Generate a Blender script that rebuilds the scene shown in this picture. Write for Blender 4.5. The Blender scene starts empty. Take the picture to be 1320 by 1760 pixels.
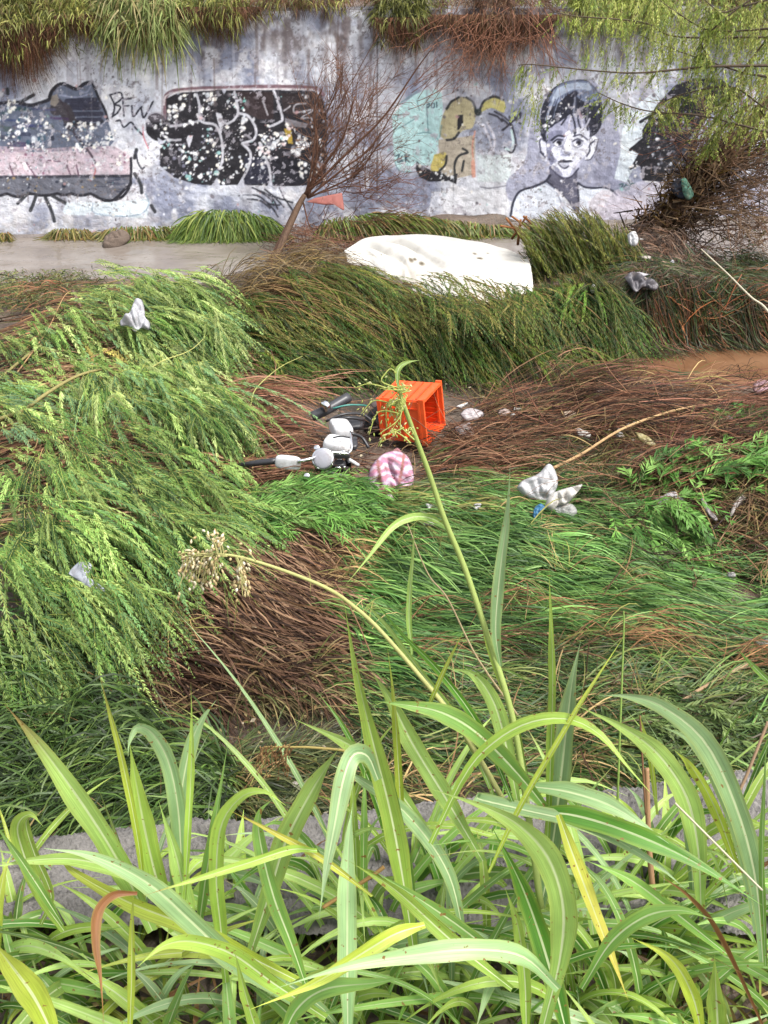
import bpy, math, random
import numpy as np
from mathutils import Vector, Matrix
rad = math.radians
# ------------------------------------------------------------------ camera, sky, sun, exposure
H = 4.4; PITCH = rad(32.0); F = 1887.0
scene = bpy.context.scene
C = scene.collection
cam_d = bpy.data.cameras.new('camera'); cam = bpy.data.objects.new('camera', cam_d); C.objects.link(cam)
cam.location = (0, 0, H); cam.rotation_euler = (math.pi/2-PITCH, 0, 0)
cam_d.sensor_fit = 'VERTICAL'; cam_d.sensor_height = 24; cam_d.lens = 12/(880/F)
cam_d.clip_start = 0.05; cam_d.clip_end = 500
scene.camera = cam
SUN_EL, SUN_AZ = 60, 122            # azimuth measured clockwise from +Y
world = bpy.data.worlds.new('World'); scene.world = world; world.use_nodes = True
wn = world.node_tree.nodes; wl = world.node_tree.links
sky = wn.new('ShaderNodeTexSky'); sky.sky_type = 'NISHITA'; sky.sun_disc = False
sky.sun_elevation = rad(SUN_EL); sky.sun_rotation = rad(SUN_AZ); sky.dust_density = 4.0; sky.air_density = 1.0; sky.ozone_density = 1.0
bgn = wn['Background']; bgn.inputs['Strength'].default_value = 0.115
hs = wn.new('ShaderNodeHueSaturation'); hs.inputs['Saturation'].default_value = 0.28
wl.new(sky.outputs[0], hs.inputs['Color']); wl.new(hs.outputs[0], bgn.inputs['Color'])
sun_d = bpy.data.lights.new('sun', 'SUN'); sun = bpy.data.objects.new('sun', sun_d); C.objects.link(sun)
sun_d.energy = 1.5; sun_d.angle = rad(12); sun_d.color = (1.0, 0.96, 0.90)
_d = Vector((math.sin(rad(SUN_AZ))*math.cos(rad(SUN_EL)), math.cos(rad(SUN_AZ))*math.cos(rad(SUN_EL)), math.sin(rad(SUN_EL))))
sun.rotation_euler = _d.to_track_quat('Z', 'Y').to_euler()
scene.view_settings.view_transform = 'Standard'; scene.view_settings.look = 'None'
scene.view_settings.gamma = 1.0; scene.view_settings.use_curve_mapping = False
scene.view_settings.exposure = 1.62
scene.cycles.max_bounces = 8; scene.cycles.transparent_max_bounces = 8

# ------------------------------------------------------------------ helpers
R = np.random.RandomState(7)
FWD = np.array([0, math.cos(PITCH), -math.sin(PITCH)]); UPV = np.array([0, math.sin(PITCH), math.cos(PITCH)])
RGT = np.array([1.0, 0, 0]); CAM = np.array([0, 0, H])
def ray(u, v):
    u = np.atleast_1d(np.asarray(u, float)); v = np.atleast_1d(np.asarray(v, float))
    return FWD + ((u-660)/F)[:, None]*RGT - ((v-880)/F)[:, None]*UPV
def at_z(u, v, z):
    d = ray(u, v); t = (z-H)/d[:, 2]; return CAM + d*t[:, None]
def at_d(u, v, dep):
    return CAM + ray(u, v)*np.atleast_1d(np.asarray(dep, float))[:, None]
def at_y(u, v, y):
    d = ray(u, v); return CAM + d*(y/d[:, 1])[:, None]
def to_px(P):
    Q = P-CAM; dep = Q@FWD; return 660+F*(Q@RGT)/dep, 880-F*(Q@UPV)/dep
def srgb(c):
    c = np.asarray(c, float)/255.0
    return np.where(c <= 0.04045, c/12.92, ((c+0.055)/1.055)**2.4)
WS, WY = 0.08, 13.97
def at_wall(u, v, off=0.0):
    d = ray(u, v); t = (WY-off)/(d[:, 1]-WS*d[:, 0]); return CAM + d*t[:, None]
def wall_y(x): return WY+WS*x

_sr = np.random.RandomState(3)
_SN = [(np.array([math.cos(a), math.sin(a)]), p) for a, p in zip(_sr.rand(40)*6.28, _sr.rand(40)*6.28)]
def sn(x, y, freq, k=0, n=6):
    """smooth pseudo noise about -1..1"""
    o = 0
    for i in range(n):
        d, p = _SN[(k*5+i) % 40]; f = freq*(0.7+0.25*i)
        o = o+np.sin(f*(d[0]*x+d[1]*y)+p+1.3*np.sin(0.6*f*(d[1]*x-d[0]*y)+p*2))
    return o/n*1.6
def sstep(a, b, x):
    t = np.clip((x-a)/(b-a), 0, 1); return t*t*(3-2*t)

MOUNDS = []
def mound(u, v, h, sx, sy, ang=0):
    p = at_z(u, v, h*0.7)[0]; MOUNDS.append((p[0], p[1], h, sx, sy, rad(ang)))
mound(700, 545, 0.42, 1.25, 0.50, -6); mound(1000, 480, 0.42, 0.75, 0.55, 0)
mound(480, 560, 0.28, 0.7, 0.5)
mound(1180, 545, 0.42, 0.75, 0.42, -8); mound(1120, 450, 0.36, 0.45, 0.35)
mound(240, 600, 0.38, 1.1, 0.8); mound(200, 820, 0.32, 1.0, 0.8); mound(60, 1040, 0.30, 0.7, 0.6)
mound(430, 1080, 0.22, 0.55, 0.30, -30); mound(850, 960, 0.18, 1.0, 0.45, -12); mound(1000, 800, 0.12, 1.5, 0.32, 4)
mound(1280, 900, 0.34, 0.6, 0.3, -20); mound(720, 1230, 0.12, 0.9, 0.3); mound(1150, 1180, 0.14, 0.7, 0.3)
mound(540, 740, 0.10, 0.6, 0.25)
def TH(x, y):
    z = 0.13+0.045*sn(x, y, 1.6, 0)+0.022*sn(x, y, 5.0, 1)
    for mx, my, h, sx, sy, a in MOUNDS:
        dx, dy = x-mx, y-my; c, s = math.cos(a), math.sin(a)
        ex, ey = (dx*c+dy*s)/sx, (-dx*s+dy*c)/sy
        z = z+h*np.exp(-0.5*(ex*ex+ey*ey)*1.1)
    # river channel below the wall; near shore wobbles
    near = 11.85+0.10*sn(x, 0*y, 2.0, 2)+0.55*sstep(2.2, 3.2, x)
    far = wall_y(x)+0.16-0.50*np.exp(-((x-0.5)/1.1)**2)-0.28*np.exp(-((x+1.9)/0.55)**2)-0.10*np.exp(-((x+3.4)/0.5)**2)
    ch = sstep(near-0.25, near+0.2, y)*(1-sstep(far-0.25, far+0.1, y))
    z = z*(1-ch)-0.35*ch
    # brown pool to the right
    ex, ey = (x-3.7)/2.6, (y-9.60)/0.55
    pool = 1-sstep(0.75, 1.15, np.sqrt(ex*ex+ey*ey)+0.08*sn(x, y, 3, 3))
    z = z*(1-pool)-0.15*pool
    return z
def on_ground(u, v, off=0.0):
    d = ray(u, v); t = (1.3-H)/d[:, 2]; dt = 0.03
    done = np.zeros(len(t), bool)
    for i in range(260):
        P = CAM+d*t[:, None]; hit = P[:, 2] <= TH(P[:, 0], P[:, 1])+off
        done |= hit
        t = np.where(done, t, t+dt)
        if done.all(): break
    lo, hi = t-dt, t
    for i in range(6):
        m = (lo+hi)/2; P = CAM+d*m[:, None]; hit = P[:, 2] <= TH(P[:, 0], P[:, 1])+off
        hi = np.where(hit, m, hi); lo = np.where(hit, lo, m)
    return CAM+d*hi[:, None]

def inpoly(poly, n, rs=R):
    poly = np.asarray(poly, float); lo, hi = poly.min(0), poly.max(0); out = []
    k = 0
    while k < n:
        q = lo+(hi-lo)*rs.rand(n*2, 2); q = q[pip(poly, q[:, 0], q[:, 1])]; out.append(q); k += len(q)
    return np.concatenate(out)[:n]
def pip(poly, X, Y):
    poly = np.asarray(poly, float)
    ins = np.zeros(np.shape(X), bool); x1, y1 = poly[-1]
    for x2, y2 in poly:
        if y1 != y2:
            ins ^= ((y1 > Y) != (y2 > Y)) & (X < (x2-x1)*(Y-y1)/(y2-y1)+x1)
        x1, y1 = x2, y2
    return ins
def spline(pts, n):
    """Catmull-Rom through pts (any dimension), n samples"""
    P = np.asarray(pts, float)
    if len(P) == 2: return P[0]+(P[1]-P[0])*np.linspace(0, 1, n)[:, None]
    P = np.vstack([2*P[0]-P[1], P, 2*P[-1]-P[-2]]); m = len(P)-3
    s = np.linspace(0, m-1e-6, n); i = s.astype(int); t = (s-i)[:, None]
    a, b, c, d = P[i], P[i+1], P[i+2], P[i+3]
    return 0.5*(2*b+(c-a)*t+(2*a-5*b+4*c-d)*t*t+(3*b-a-3*c+d)*t**3)

def mesh_np(name, V, Fc, mat, parent=None, col=None, uv=None, smooth=True):
    """V (n,3); Fc list of equal-width int arrays (n,3)/(n,4)"""
    if not isinstance(Fc, list): Fc = [Fc]
    Fc = [f for f in Fc if len(f)]
    me = bpy.data.meshes.new(name); V = np.ascontiguousarray(V, np.float32)
    me.vertices.add(len(V)); me.vertices.foreach_set('co', V.ravel())
    loops = np.concatenate([f.ravel() for f in Fc]).astype(np.int32)
    tot = np.concatenate([np.full(len(f), f.shape[1]) for f in Fc]).astype(np.int32)
    st = np.concatenate([[0], np.cumsum(tot)[:-1]]).astype(np.int32)
    me.loops.add(len(loops)); me.loops.foreach_set('vertex_index', loops)
    me.polygons.add(len(tot)); me.polygons.foreach_set('loop_start', st); me.polygons.foreach_set('loop_total', tot)
    if smooth: me.polygons.foreach_set('use_smooth', np.ones(len(tot), bool))
    me.update(calc_edges=True); me.validate()
    if col is not None:
        a = me.color_attributes.new('Col', 'FLOAT_COLOR', 'POINT')
        c4 = np.ones((len(V), 4), np.float32); c4[:, :3] = col; a.data.foreach_set('color', c4.ravel())
    if uv is not None:
        a = me.attributes.new('across', 'FLOAT_VECTOR', 'POINT')
        a.data.foreach_set('vector', np.ascontiguousarray(uv, np.float32).ravel())
    if mat: me.materials.append(mat)
    o = bpy.data.objects.new(name, me); C.objects.link(o)
    if parent: o.parent = parent
    return o
def tag(o, label=None, cat=None, group=None, kind=None):
    if label: o['label'] = label
    if cat: o['category'] = cat
    if group: o['group'] = group
    if kind: o['kind'] = kind
    return o
def thing(name, label, cat, loc=(0, 0, 0), group=None):
    o = bpy.data.objects.new(name, None); C.objects.link(o); o.empty_display_size = 0.1
    o.location = loc
    return tag(o, label, cat, group)
def put(o, parent):
    """parent a mesh written in world coordinates under an unrotated empty"""
    o.parent = parent
    loc = np.array(parent.location); me = o.data
    co = np.empty(len(me.vertices)*3, np.float32); me.vertices.foreach_get('co', co)
    co = (co.reshape(-1, 3)-loc).astype(np.float32); me.vertices.foreach_set('co', co.ravel()); me.update()
    return o

class Geo:
    def __init__(s): s.V = []; s.F3 = []; s.F4 = []; s.c = []; s.n = 0
    def add(s, V, F4=None, F3=None, col=(0.5, 0.5, 0.5)):
        V = np.asarray(V, float); s.V.append(V)
        if F4 is not None and len(F4): s.F4.append(np.asarray(F4)+s.n)
        if F3 is not None and len(F3): s.F3.append(np.asarray(F3)+s.n)
        c = np.asarray(col, float); s.c.append(np.broadcast_to(c, (len(V), 3)).copy()); s.n += len(V)
    def build(s, name, mat, parent=None, smooth=True):
        F = []
        if s.F4: F.append(np.concatenate(s.F4))
        if s.F3: F.append(np.concatenate(s.F3))
        o = mesh_np(name, np.concatenate(s.V), F, mat, None, np.concatenate(s.c), None, smooth)
        if parent: put(o, parent)
        return o
    def tube(s, pts, r, col, k=6, n=None):
        P = spline(pts, n or max(4, len(pts)*3)); n = len(P)
        r = np.interp(np.linspace(0, 1, n), np.linspace(0, 1, len(np.atleast_1d(r))), np.atleast_1d(r))
        T = np.gradient(P, axis=0); T /= np.linalg.norm(T, axis=1)[:, None]+1e-9
        up = np.array([0.13, 0.21, 0.97]); A = np.cross(T, up); A /= np.linalg.norm(A, axis=1)[:, None]+1e-9; B = np.cross(T, A)
        th = np.arange(k)*2*math.pi/k
        V = P[:, None]+r[:, None, None]*(A[:, None]*np.cos(th)[None, :, None]+B[:, None]*np.sin(th)[None, :, None])
        i = np.arange(n-1)[:, None]*k; j = np.arange(k)[None]; j2 = (j+1) % k
        q = np.stack([i+j, i+j2, i+k+j2, i+k+j], -1).reshape(-1, 4)
        V = np.vstack([V.reshape(-1, 3), P[0], P[-1]])
        t = [(n*k, jj2, jj) for jj, jj2 in zip(range(k), [*range(1, k), 0])]+[(n*k+1, (n-1)*k+jj, (n-1)*k+jj2) for jj, jj2 in zip(range(k), [*range(1, k), 0])]
        s.add(V, q, t, col)
    def box(s, c, size, col, M=None, taper=1.0):
        v = np.array([[x, y, z] for z in (-.5, .5) for y in (-.5, .5) for x in (-.5, .5)])
        v[4:, :2] *= taper
        v = v*np.array(size)
        if M is not None: v = v@np.array(M).T
        f = [(0, 2, 3, 1), (4, 5, 7, 6), (0, 1, 5, 4), (2, 6, 7, 3), (0, 4, 6, 2), (1, 3, 7, 5)]
        # split corners so that edges stay crisp
        vv = []; ff = []
        for q in f: ff.append([len(vv)+i for i in range(4)]); vv += [v[i] for i in q]
        s.add(np.array(vv)+np.array(c), ff, None, col)
    def rbox(s, c, size, col, M=None, e=3.0, nu=20, nv=12):
        a = np.linspace(0, 2*math.pi, nu, endpoint=False); b = np.linspace(-math.pi/2, math.pi/2, nv)
        f = lambda x, p: np.sign(x)*np.abs(x)**p
        p = 2/e
        X = f(np.cos(b), p)[:, None]*f(np.cos(a), p)[None]; Y = f(np.cos(b), p)[:, None]*f(np.sin(a), p)[None]; Z = np.repeat(f(np.sin(b), p)[:, None], nu, 1)
        v = np.stack([X, Y, Z], -1).reshape(-1, 3)*np.array(size)/2
        if M is not None: v = v@np.array(M).T
        i = np.arange(nv-1)[:, None]*nu; j = np.arange(nu)[None]; j2 = (j+1) % nu
        s.add(v+np.array(c), np.stack([i+j, i+j2, i+nu+j2, i+nu+j], -1).reshape(-1, 4), None, col)

# ------------------------------------------------------------------ materials
def mat_col(name, rough=0.6, trans=0.0, noise=0.0, nscale=20, spec=0.5, bump=0.0, bscale=60, metal=0.0, coat=0.0, stretch=None, dirt=0.0):
    m = bpy.data.materials.new(name); m.use_nodes = True; nt = m.node_tree; N = nt.nodes; L = nt.links
    b = N['Principled BSDF']; b.inputs['Roughness'].default_value = rough; b.inputs['Metallic'].default_value = metal
    b.inputs['Specular IOR Level'].default_value = spec; b.inputs['Coat Weight'].default_value = coat
    a = N.new('ShaderNodeVertexColor'); a.layer_name = 'Col'; src = a.outputs[0]
    tc = N.new('ShaderNodeTexCoord'); co = tc.outputs['Object']
    if stretch:
        mp = N.new('ShaderNodeMapping'); mp.inputs['Scale'].default_value = stretch; L.new(co, mp.inputs[0]); co = mp.outputs[0]
    if noise:
        n = N.new('ShaderNodeTexNoise'); n.inputs['Scale'].default_value = nscale; n.inputs['Detail'].default_value = 6
        L.new(co, n.inputs['Vector'])
        mr = N.new('ShaderNodeMapRange'); mr.inputs['From Min'].default_value = 0.25; mr.inputs['From Max'].default_value = 0.75
        mr.inputs['To Min'].default_value = 1-noise; mr.inputs['To Max'].default_value = 1+noise; L.new(n.outputs[0], mr.inputs[0])
        mx = N.new('ShaderNodeVectorMath'); mx.operation = 'SCALE'; L.new(src, mx.inputs[0]); L.new(mr.outputs[0], mx.inputs['Scale']); src = mx.outputs[0]
    if dirt:
        n = N.new('ShaderNodeTexNoise'); n.inputs['Scale'].default_value = 9; n.inputs['Detail'].default_value = 9; n.inputs['Roughness'].default_value = .7; L.new(tc.outputs['Object'], n.inputs['Vector'])
        mr = N.new('ShaderNodeMapRange'); mr.inputs['From Min'].default_value = .50; mr.inputs['From Max'].default_value = .68; mr.inputs['To Max'].default_value = dirt; L.new(n.outputs[0], mr.inputs[0])
        mz_ = N.new('ShaderNodeMix'); mz_.data_type = 'RGBA'; L.new(mr.outputs[0], mz_.inputs[0]); L.new(src, mz_.inputs[6]); mz_.inputs[7].default_value = (.13, .085, .05, 1); src = mz_.outputs[2]
    L.new(src, b.inputs['Base Color'])
    if bump:
        n = N.new('ShaderNodeTexNoise'); n.inputs['Scale'].default_value = bscale; n.inputs['Detail'].default_value = 8
        L.new(co, n.inputs['Vector'])
        bp = N.new('ShaderNodeBump'); bp.inputs['Strength'].default_value = bump; bp.inputs['Distance'].default_value = 0.01
        L.new(n.outputs[0], bp.inputs['Height']); L.new(bp.outputs[0], b.inputs['Normal'])
    if trans:
        t = N.new('ShaderNodeBsdfTranslucent'); L.new(src, t.inputs[0]); ms = N.new('ShaderNodeMixShader'); ms.inputs[0].default_value = trans
        L.new(b.outputs[0], ms.inputs[1]); L.new(t.outputs[0], ms.inputs[2]); L.new(ms.outputs[0], N['Material Output'].inputs[0])
    return m
M_leaf = mat_col('leaf_green', 0.55, 0.25, 0.12, 9, spec=.28)
M_grass = mat_col('wet_grass', 0.5, 0.12, 0.15, 7, spec=0.3)
M_reed = mat_col('dead_reed', 0.7, 0.0, 0.2, 25, spec=0.15, bump=0.3)
M_bark = mat_col('bark', 0.8, 0, 0.25, 30, bump=0.6)
M_plast = mat_col('plastic', 0.42, 0, 0.08, 12, bump=.25, bscale=30, dirt=.6)
M_sheet = mat_col('plastic_sheet', 0.5, 0, 0.08, 6, bump=.3, bscale=12, dirt=.22)
M_film = mat_col('plastic_film', 0.45, 0.25, 0.06, 15, bump=0.3, bscale=25, dirt=.4)
M_cloth = mat_col('cloth', 0.9, 0, 0.08, 30, bump=0.4, bscale=120, dirt=.6)
M_chrome = mat_col('chrome', 0.18, metal=1.0)
M_black = mat_col('black_rubber', 0.4, 0, 0.1, 20)
M_conc = mat_col('concrete', 0.9, 0, 0.22, 14, bump=0.9, bscale=70)

def mat_blade():
    m = bpy.data.materials.new('grass_leaf'); m.use_nodes = True; nt = m.node_tree; N = nt.nodes; L = nt.links
    b = N['Principled BSDF']; b.inputs['Roughness'].default_value = 0.42; b.inputs['Specular IOR Level'].default_value = 0.45
    a = N.new('ShaderNodeVertexColor'); a.layer_name = 'Col'
    at = N.new('ShaderNodeAttribute'); at.attribute_name = 'across'
    mp = N.new('ShaderNodeMapping'); mp.inputs['Scale'].default_value = (16, 1.2, 1); L.new(at.outputs['Vector'], mp.inputs[0])
    n = N.new('ShaderNodeTexNoise'); n.inputs['Scale'].default_value = 1.0; n.inputs['Detail'].default_value = 3; L.new(mp.outputs[0], n.inputs['Vector'])
    mr = N.new('ShaderNodeMapRange'); mr.inputs['From Min'].default_value = .3; mr.inputs['From Max'].default_value = .7; mr.inputs['To Min'].default_value = .80; mr.inputs['To Max'].default_value = 1.18
    L.new(n.outputs[0], mr.inputs[0])
    tc = N.new('ShaderNodeTexCoord'); n2 = N.new('ShaderNodeTexNoise'); n2.inputs['Scale'].default_value = 9; n2.inputs['Detail'].default_value = 4; L.new(tc.outputs['Object'], n2.inputs['Vector'])
    mr2 = N.new('ShaderNodeMapRange'); mr2.inputs['From Min'].default_value = .3; mr2.inputs['From Max'].default_value = .7; mr2.inputs['To Min'].default_value = .82; mr2.inputs['To Max'].default_value = 1.15
    L.new(n2.outputs[0], mr2.inputs[0])
    mu = N.new('ShaderNodeMath'); mu.operation = 'MULTIPLY'; L.new(mr.outputs[0], mu.inputs[0]); L.new(mr2.outputs[0], mu.inputs[1])
    mx = N.new('ShaderNodeVectorMath'); mx.operation = 'SCALE'; L.new(a.outputs[0], mx.inputs[0]); L.new(mu.outputs[0], mx.inputs['Scale'])
    # small rusty specks
    n3 = N.new('ShaderNodeTexNoise'); n3.inputs['Scale'].default_value = 95; n3.inputs['Detail'].default_value = 2; L.new(tc.outputs['Object'], n3.inputs['Vector'])
    mr3 = N.new('ShaderNodeMapRange'); mr3.inputs['From Min'].default_value = .67; mr3.inputs['From Max'].default_value = .73; L.new(n3.outputs[0], mr3.inputs[0])
    mix = N.new('ShaderNodeMix'); mix.data_type = 'RGBA'; L.new(mr3.outputs[0], mix.inputs[0]); L.new(mx.outputs[0], mix.inputs[6]); mix.inputs[7].default_value = (.22, .12, .035, 1)
    L.new(mix.outputs[2], b.inputs['Base Color'])
    bp = N.new('ShaderNodeBump'); bp.inputs['Strength'].default_value = .35; bp.inputs['Distance'].default_value = .002
    L.new(n.outputs[0], bp.inputs['Height']); L.new(bp.outputs[0], b.inputs['Normal'])
    t = N.new('ShaderNodeBsdfTranslucent'); L.new(mix.outputs[2], t.inputs[0]); ms = N.new('ShaderNodeMixShader'); ms.inputs[0].default_value = .38
    L.new(b.outputs[0], ms.inputs[1]); L.new(t.outputs[0], ms.inputs[2]); L.new(ms.outputs[0], N['Material Output'].inputs[0])
    return m
M_blade = mat_blade()
# ------------------------------------------------------------------ ground, water
def mat_ground():
    m = bpy.data.materials.new('mud'); m.use_nodes = True; nt = m.node_tree; N = nt.nodes; L = nt.links
    b = N['Principled BSDF']; tc = N.new('ShaderNodeTexCoord')
    n = N.new('ShaderNodeTexNoise'); n.inputs['Scale'].default_value = 1.7; n.inputs['Detail'].default_value = 10; L.new(tc.outputs['Object'], n.inputs['Vector'])
    cr = N.new('ShaderNodeValToRGB'); e = cr.color_ramp.elements
    e[0].position = .3; e[0].color = (.03, .022, .014, 1); e[1].position = .68; e[1].color = (.14, .10, .075, 1)
    L.new(n.outputs[0], cr.inputs[0])
    n2 = N.new('ShaderNodeTexNoise'); n2.inputs['Scale'].default_value = 35; n2.inputs['Detail'].default_value = 8; L.new(tc.outputs['Object'], n2.inputs['Vector'])
    mx = N.new('ShaderNodeMix'); mx.data_type = 'RGBA'; mx.blend_type = 'OVERLAY'; mx.inputs[0].default_value = .6
    L.new(cr.outputs[0], mx.inputs[6]); L.new(n2.outputs[0], mx.inputs[7]); L.new(mx.outputs[2], b.inputs['Base Color'])
    mr = N.new('ShaderNodeMapRange'); mr.inputs['To Min'].default_value = .35; mr.inputs['To Max'].default_value = .9; L.new(n2.outputs[0], mr.inputs[0]); L.new(mr.outputs[0], b.inputs['Roughness'])
    bp = N.new('ShaderNodeBump'); bp.inputs['Strength'].default_value = .6; bp.inputs['Distance'].default_value = .03; L.new(n2.outputs[0], bp.inputs['Height']); L.new(bp.outputs[0], b.inputs['Normal'])
    return m
M_mud = mat_ground()
def heightgrid(name, xs, ys, fz, mat, label=None, kind='structure'):
    X, Y = np.meshgrid(xs, ys); Z = fz(X, Y); nx, ny = len(xs), len(ys)
    V = np.stack([X, Y, Z], -1).reshape(-1, 3); i = np.arange(ny-1)[:, None]*nx; j = np.arange(nx-1)[None]
    q = np.stack([i+j, i+j+1, i+nx+j+1, i+nx+j], -1).reshape(-1, 4)
    o = mesh_np(name, V, q, mat); tag(o, label, None, None, kind); return o
ground = heightgrid('ground', np.concatenate([np.linspace(-60, -8.2, 20), np.linspace(-8, 8, 320), np.linspace(8.2, 60, 20)]),
           np.linspace(1.72, 15.6, 280), TH, M_mud, 'muddy flooded riverbed between the two banks')
def mat_water(name, c1, c2, rough, rippl):
    m = bpy.data.materials.new(name); m.use_nodes = True; nt = m.node_tree; N = nt.nodes; L = nt.links
    b = N['Principled BSDF']; b.inputs['Roughness'].default_value = rough; tc = N.new('ShaderNodeTexCoord')
    mp = N.new('ShaderNodeMapping'); mp.inputs['Scale'].default_value = (.8, 1.5, 1); L.new(tc.outputs['Object'], mp.inputs[0])
    n = N.new('ShaderNodeTexNoise'); n.inputs['Scale'].default_value = 1.6; n.inputs['Detail'].default_value = 3; n.inputs['Distortion'].default_value = .4; L.new(mp.outputs[0], n.inputs['Vector'])
    cr = N.new('ShaderNodeValToRGB'); e = cr.color_ramp.elements; e[0].position = .35; e[0].color = (*c1, 1); e[1].position = .65; e[1].color = (*c2, 1)
    L.new(n.outputs[0], cr.inputs[0]); L.new(cr.outputs[0], b.inputs['Base Color'])
    n2 = N.new('ShaderNodeTexNoise'); n2.inputs['Scale'].default_value = 3; n2.inputs['Detail'].default_value = 3; n2.inputs['Distortion'].default_value = 1.2; L.new(mp.outputs[0], n2.inputs['Vector'])
    bp = N.new('ShaderNodeBump'); bp.inputs['Strength'].default_value = rippl; bp.inputs['Distance'].default_value = .06; L.new(n2.outputs[0], bp.inputs['Height']); L.new(bp.outputs[0], b.inputs['Normal'])
    return m
M_river = mat_water('river_water', (.15, .128, .11), (.20, .175, .155), .10, .30)
M_pool = mat_water('pool_water', (.12, .058, .028), (.17, .092, .05), .07, .14)
heightgrid('river', np.linspace(-60, 60, 90), np.linspace(11.2, 14.6, 30), lambda x, y: 0*x+0.0, M_river, 'silty brown river running along the painted wall')
heightgrid('pool', np.linspace(0.9, 7.5, 30), np.linspace(8.9, 10.6, 12), lambda x, y: 0*x+0.004, M_pool, 'red brown pool of still flood water')
# upper bank beyond the wall and the near bank under the camera
ub = heightgrid('upper_bank', np.linspace(-60, 60, 160), np.linspace(.31, 46, 60), lambda x, y: 2.50+0.05*sn(x, y, 2, 4)+0.06*np.clip(y-2, 0, 99), M_mud, 'earth bank above the painted wall')
for _v in ub.data.vertices: _v.co.y += wall_y(_v.co.x)
def near_z(x, y): return 2.36+0.03*sn(x, y, 3, 5)+0.10*sstep(1.2, -1.5, y)
heightgrid('near_bank', np.linspace(-12, 12, 150), np.linspace(-8, 1.62, 70), near_z, M_mud, 'earth of the near bank under the tall grass')

# ------------------------------------------------------------------ painted retaining wall
S = 2; CU0, CV0, CU1, CV1 = -330, -80, 1650, 450
PW, PH = (CU1-CU0)*S, (CV1-CV0)*S
pr = np.random.RandomState(11)
def vnoise(w, h, cell, rs=pr, ax=1.0):
    gw, gh = int(w/(cell*ax))+3, int(h/cell)+3; g = rs.rand(gh, gw)
    x = np.arange(w)/(cell*ax); y = np.arange(h)/cell; xi, yi = x.astype(int), y.astype(int); fx, fy = x-xi, y-yi
    fx, fy = fx*fx*(3-2*fx), fy*fy*(3-2*fy)
    a = g[yi][:, xi]*(1-fx)+g[yi][:, xi+1]*fx; b = g[yi+1][:, xi]*(1-fx)+g[yi+1][:, xi+1]*fx
    return a*(1-fy)[:, None]+b*fy[:, None]
def fbm(w, h, cell, o=4, ax=1.0):
    r = 0; t = 0; a = 1
    for i in range(o): r = r+a*vnoise(w, h, max(cell/2**i, 1.01), ax=ax); t += a; a *= .55
    return r/t
base = fbm(PW, PH, 160, 5); streak = vnoise(PW, PH, 400, ax=.05)*.6+vnoise(PW, PH, 260, ax=.12)*.4
fine = fbm(PW, PH, 10, 3)
def mixc(a, b, t): return a*(1-t[..., None])+b*t[..., None]
IMG = mixc(np.array([142, 147, 168.]), np.array([206, 208, 216.]), sstep(.38, .62, base))
IMG = mixc(IMG, np.array([118, 112, 122.])+0*IMG, .34*sstep(.52, .82, streak))
b2 = fbm(PW, PH, 60, 4); IMG = mixc(IMG, np.array([226, 224, 226.])+0*IMG, .7*sstep(.56, .72, b2))
IMG = IMG*(0.90+.2*fine[..., None])
VV = (np.arange(PH)/S+CV0)[:, None]+0*IMG[..., 0]; UU = (np.arange(PW)/S+CU0)[None]+0*IMG[..., 0]
# water stains creeping down from the top of the wall, dirt at its foot
IMG = mixc(IMG, np.array([104, 90, 88.])+0*IMG, .75*sstep(135, 20, VV-60*(streak-.5)*2)*sstep(.35, .65, fbm(PW, PH, 50, 3, ax=.5)))
IMG = mixc(IMG, np.array([150, 140, 132.])+0*IMG, .5*sstep(345, 400, VV)*sstep(.3, .7, fine))
def sub(pts, pad):
    p = np.asarray(pts, float); x0 = int(max((p[:, 0].min()-pad-CU0)*S, 0)); x1 = int(min((p[:, 0].max()+pad-CU0)*S+1, PW))
    y0 = int(max((p[:, 1].min()-pad-CV0)*S, 0)); y1 = int(min((p[:, 1].max()+pad-CV0)*S+1, PH))
    return slice(y0, y1), slice(x0, x1)
def poly(pts, col, a=1.0, sm=0, msk=None, soft=0):
    p = spline(list(pts)+[pts[0]], sm*len(pts)) if sm else np.asarray(pts, float)
    s = sub(p, 2); m = pip(p, UU[s], VV[s]).astype(float)*a
    if soft: m = m*sstep(.2, .8, fine[s]*1.0+soft)
    if msk is not None: m = m*msk[s]
    IMG[s] = mixc(IMG[s], np.array(col, float)+0*IMG[s], m)
def segd(P, s):
    d = np.full(UU[s].shape, 1e9)
    for a, b in zip(P[:-1], P[1:]):
        ab = b-a; L2 = (ab@ab)+1e-9; t = np.clip(((UU[s]-a[0])*ab[0]+(VV[s]-a[1])*ab[1])/L2, 0, 1)
        d = np.minimum(d, np.hypot(UU[s]-a[0]-t*ab[0], VV[s]-a[1]-t*ab[1]))
    return d
def stroke(pts, w, col, a=1.0, sm=5, rough=0):
    P = spline(pts, max(2, sm*len(pts))) if sm else np.asarray(pts, float)
    s = sub(P, w+2); d = segd(P, s); m = np.clip((w/2-d+.4)/.9, 0, 1)*a
    if rough: m = m*sstep(rough-.15, rough+.1, fine[s])
    IMG[s] = mixc(IMG[s], np.array(col, float)+0*IMG[s], m)
def ell(cx, cy, rx, ry, col, a=1.0, ang=0, soft=.15):
    q = max(rx, ry)*1.3; s = sub([(cx-q, cy-q), (cx+q, cy+q)], 1); c, n = math.cos(ang), math.sin(ang)
    X, Y = UU[s]-cx, VV[s]-cy; e = np.hypot((X*c+Y*n)/rx, (-X*n+Y*c)/ry); m = np.clip((1+soft-e)/(2*soft), 0, 1)*a
    IMG[s] = mixc(IMG[s], np.array(col, float)+0*IMG[s], m)
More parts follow.
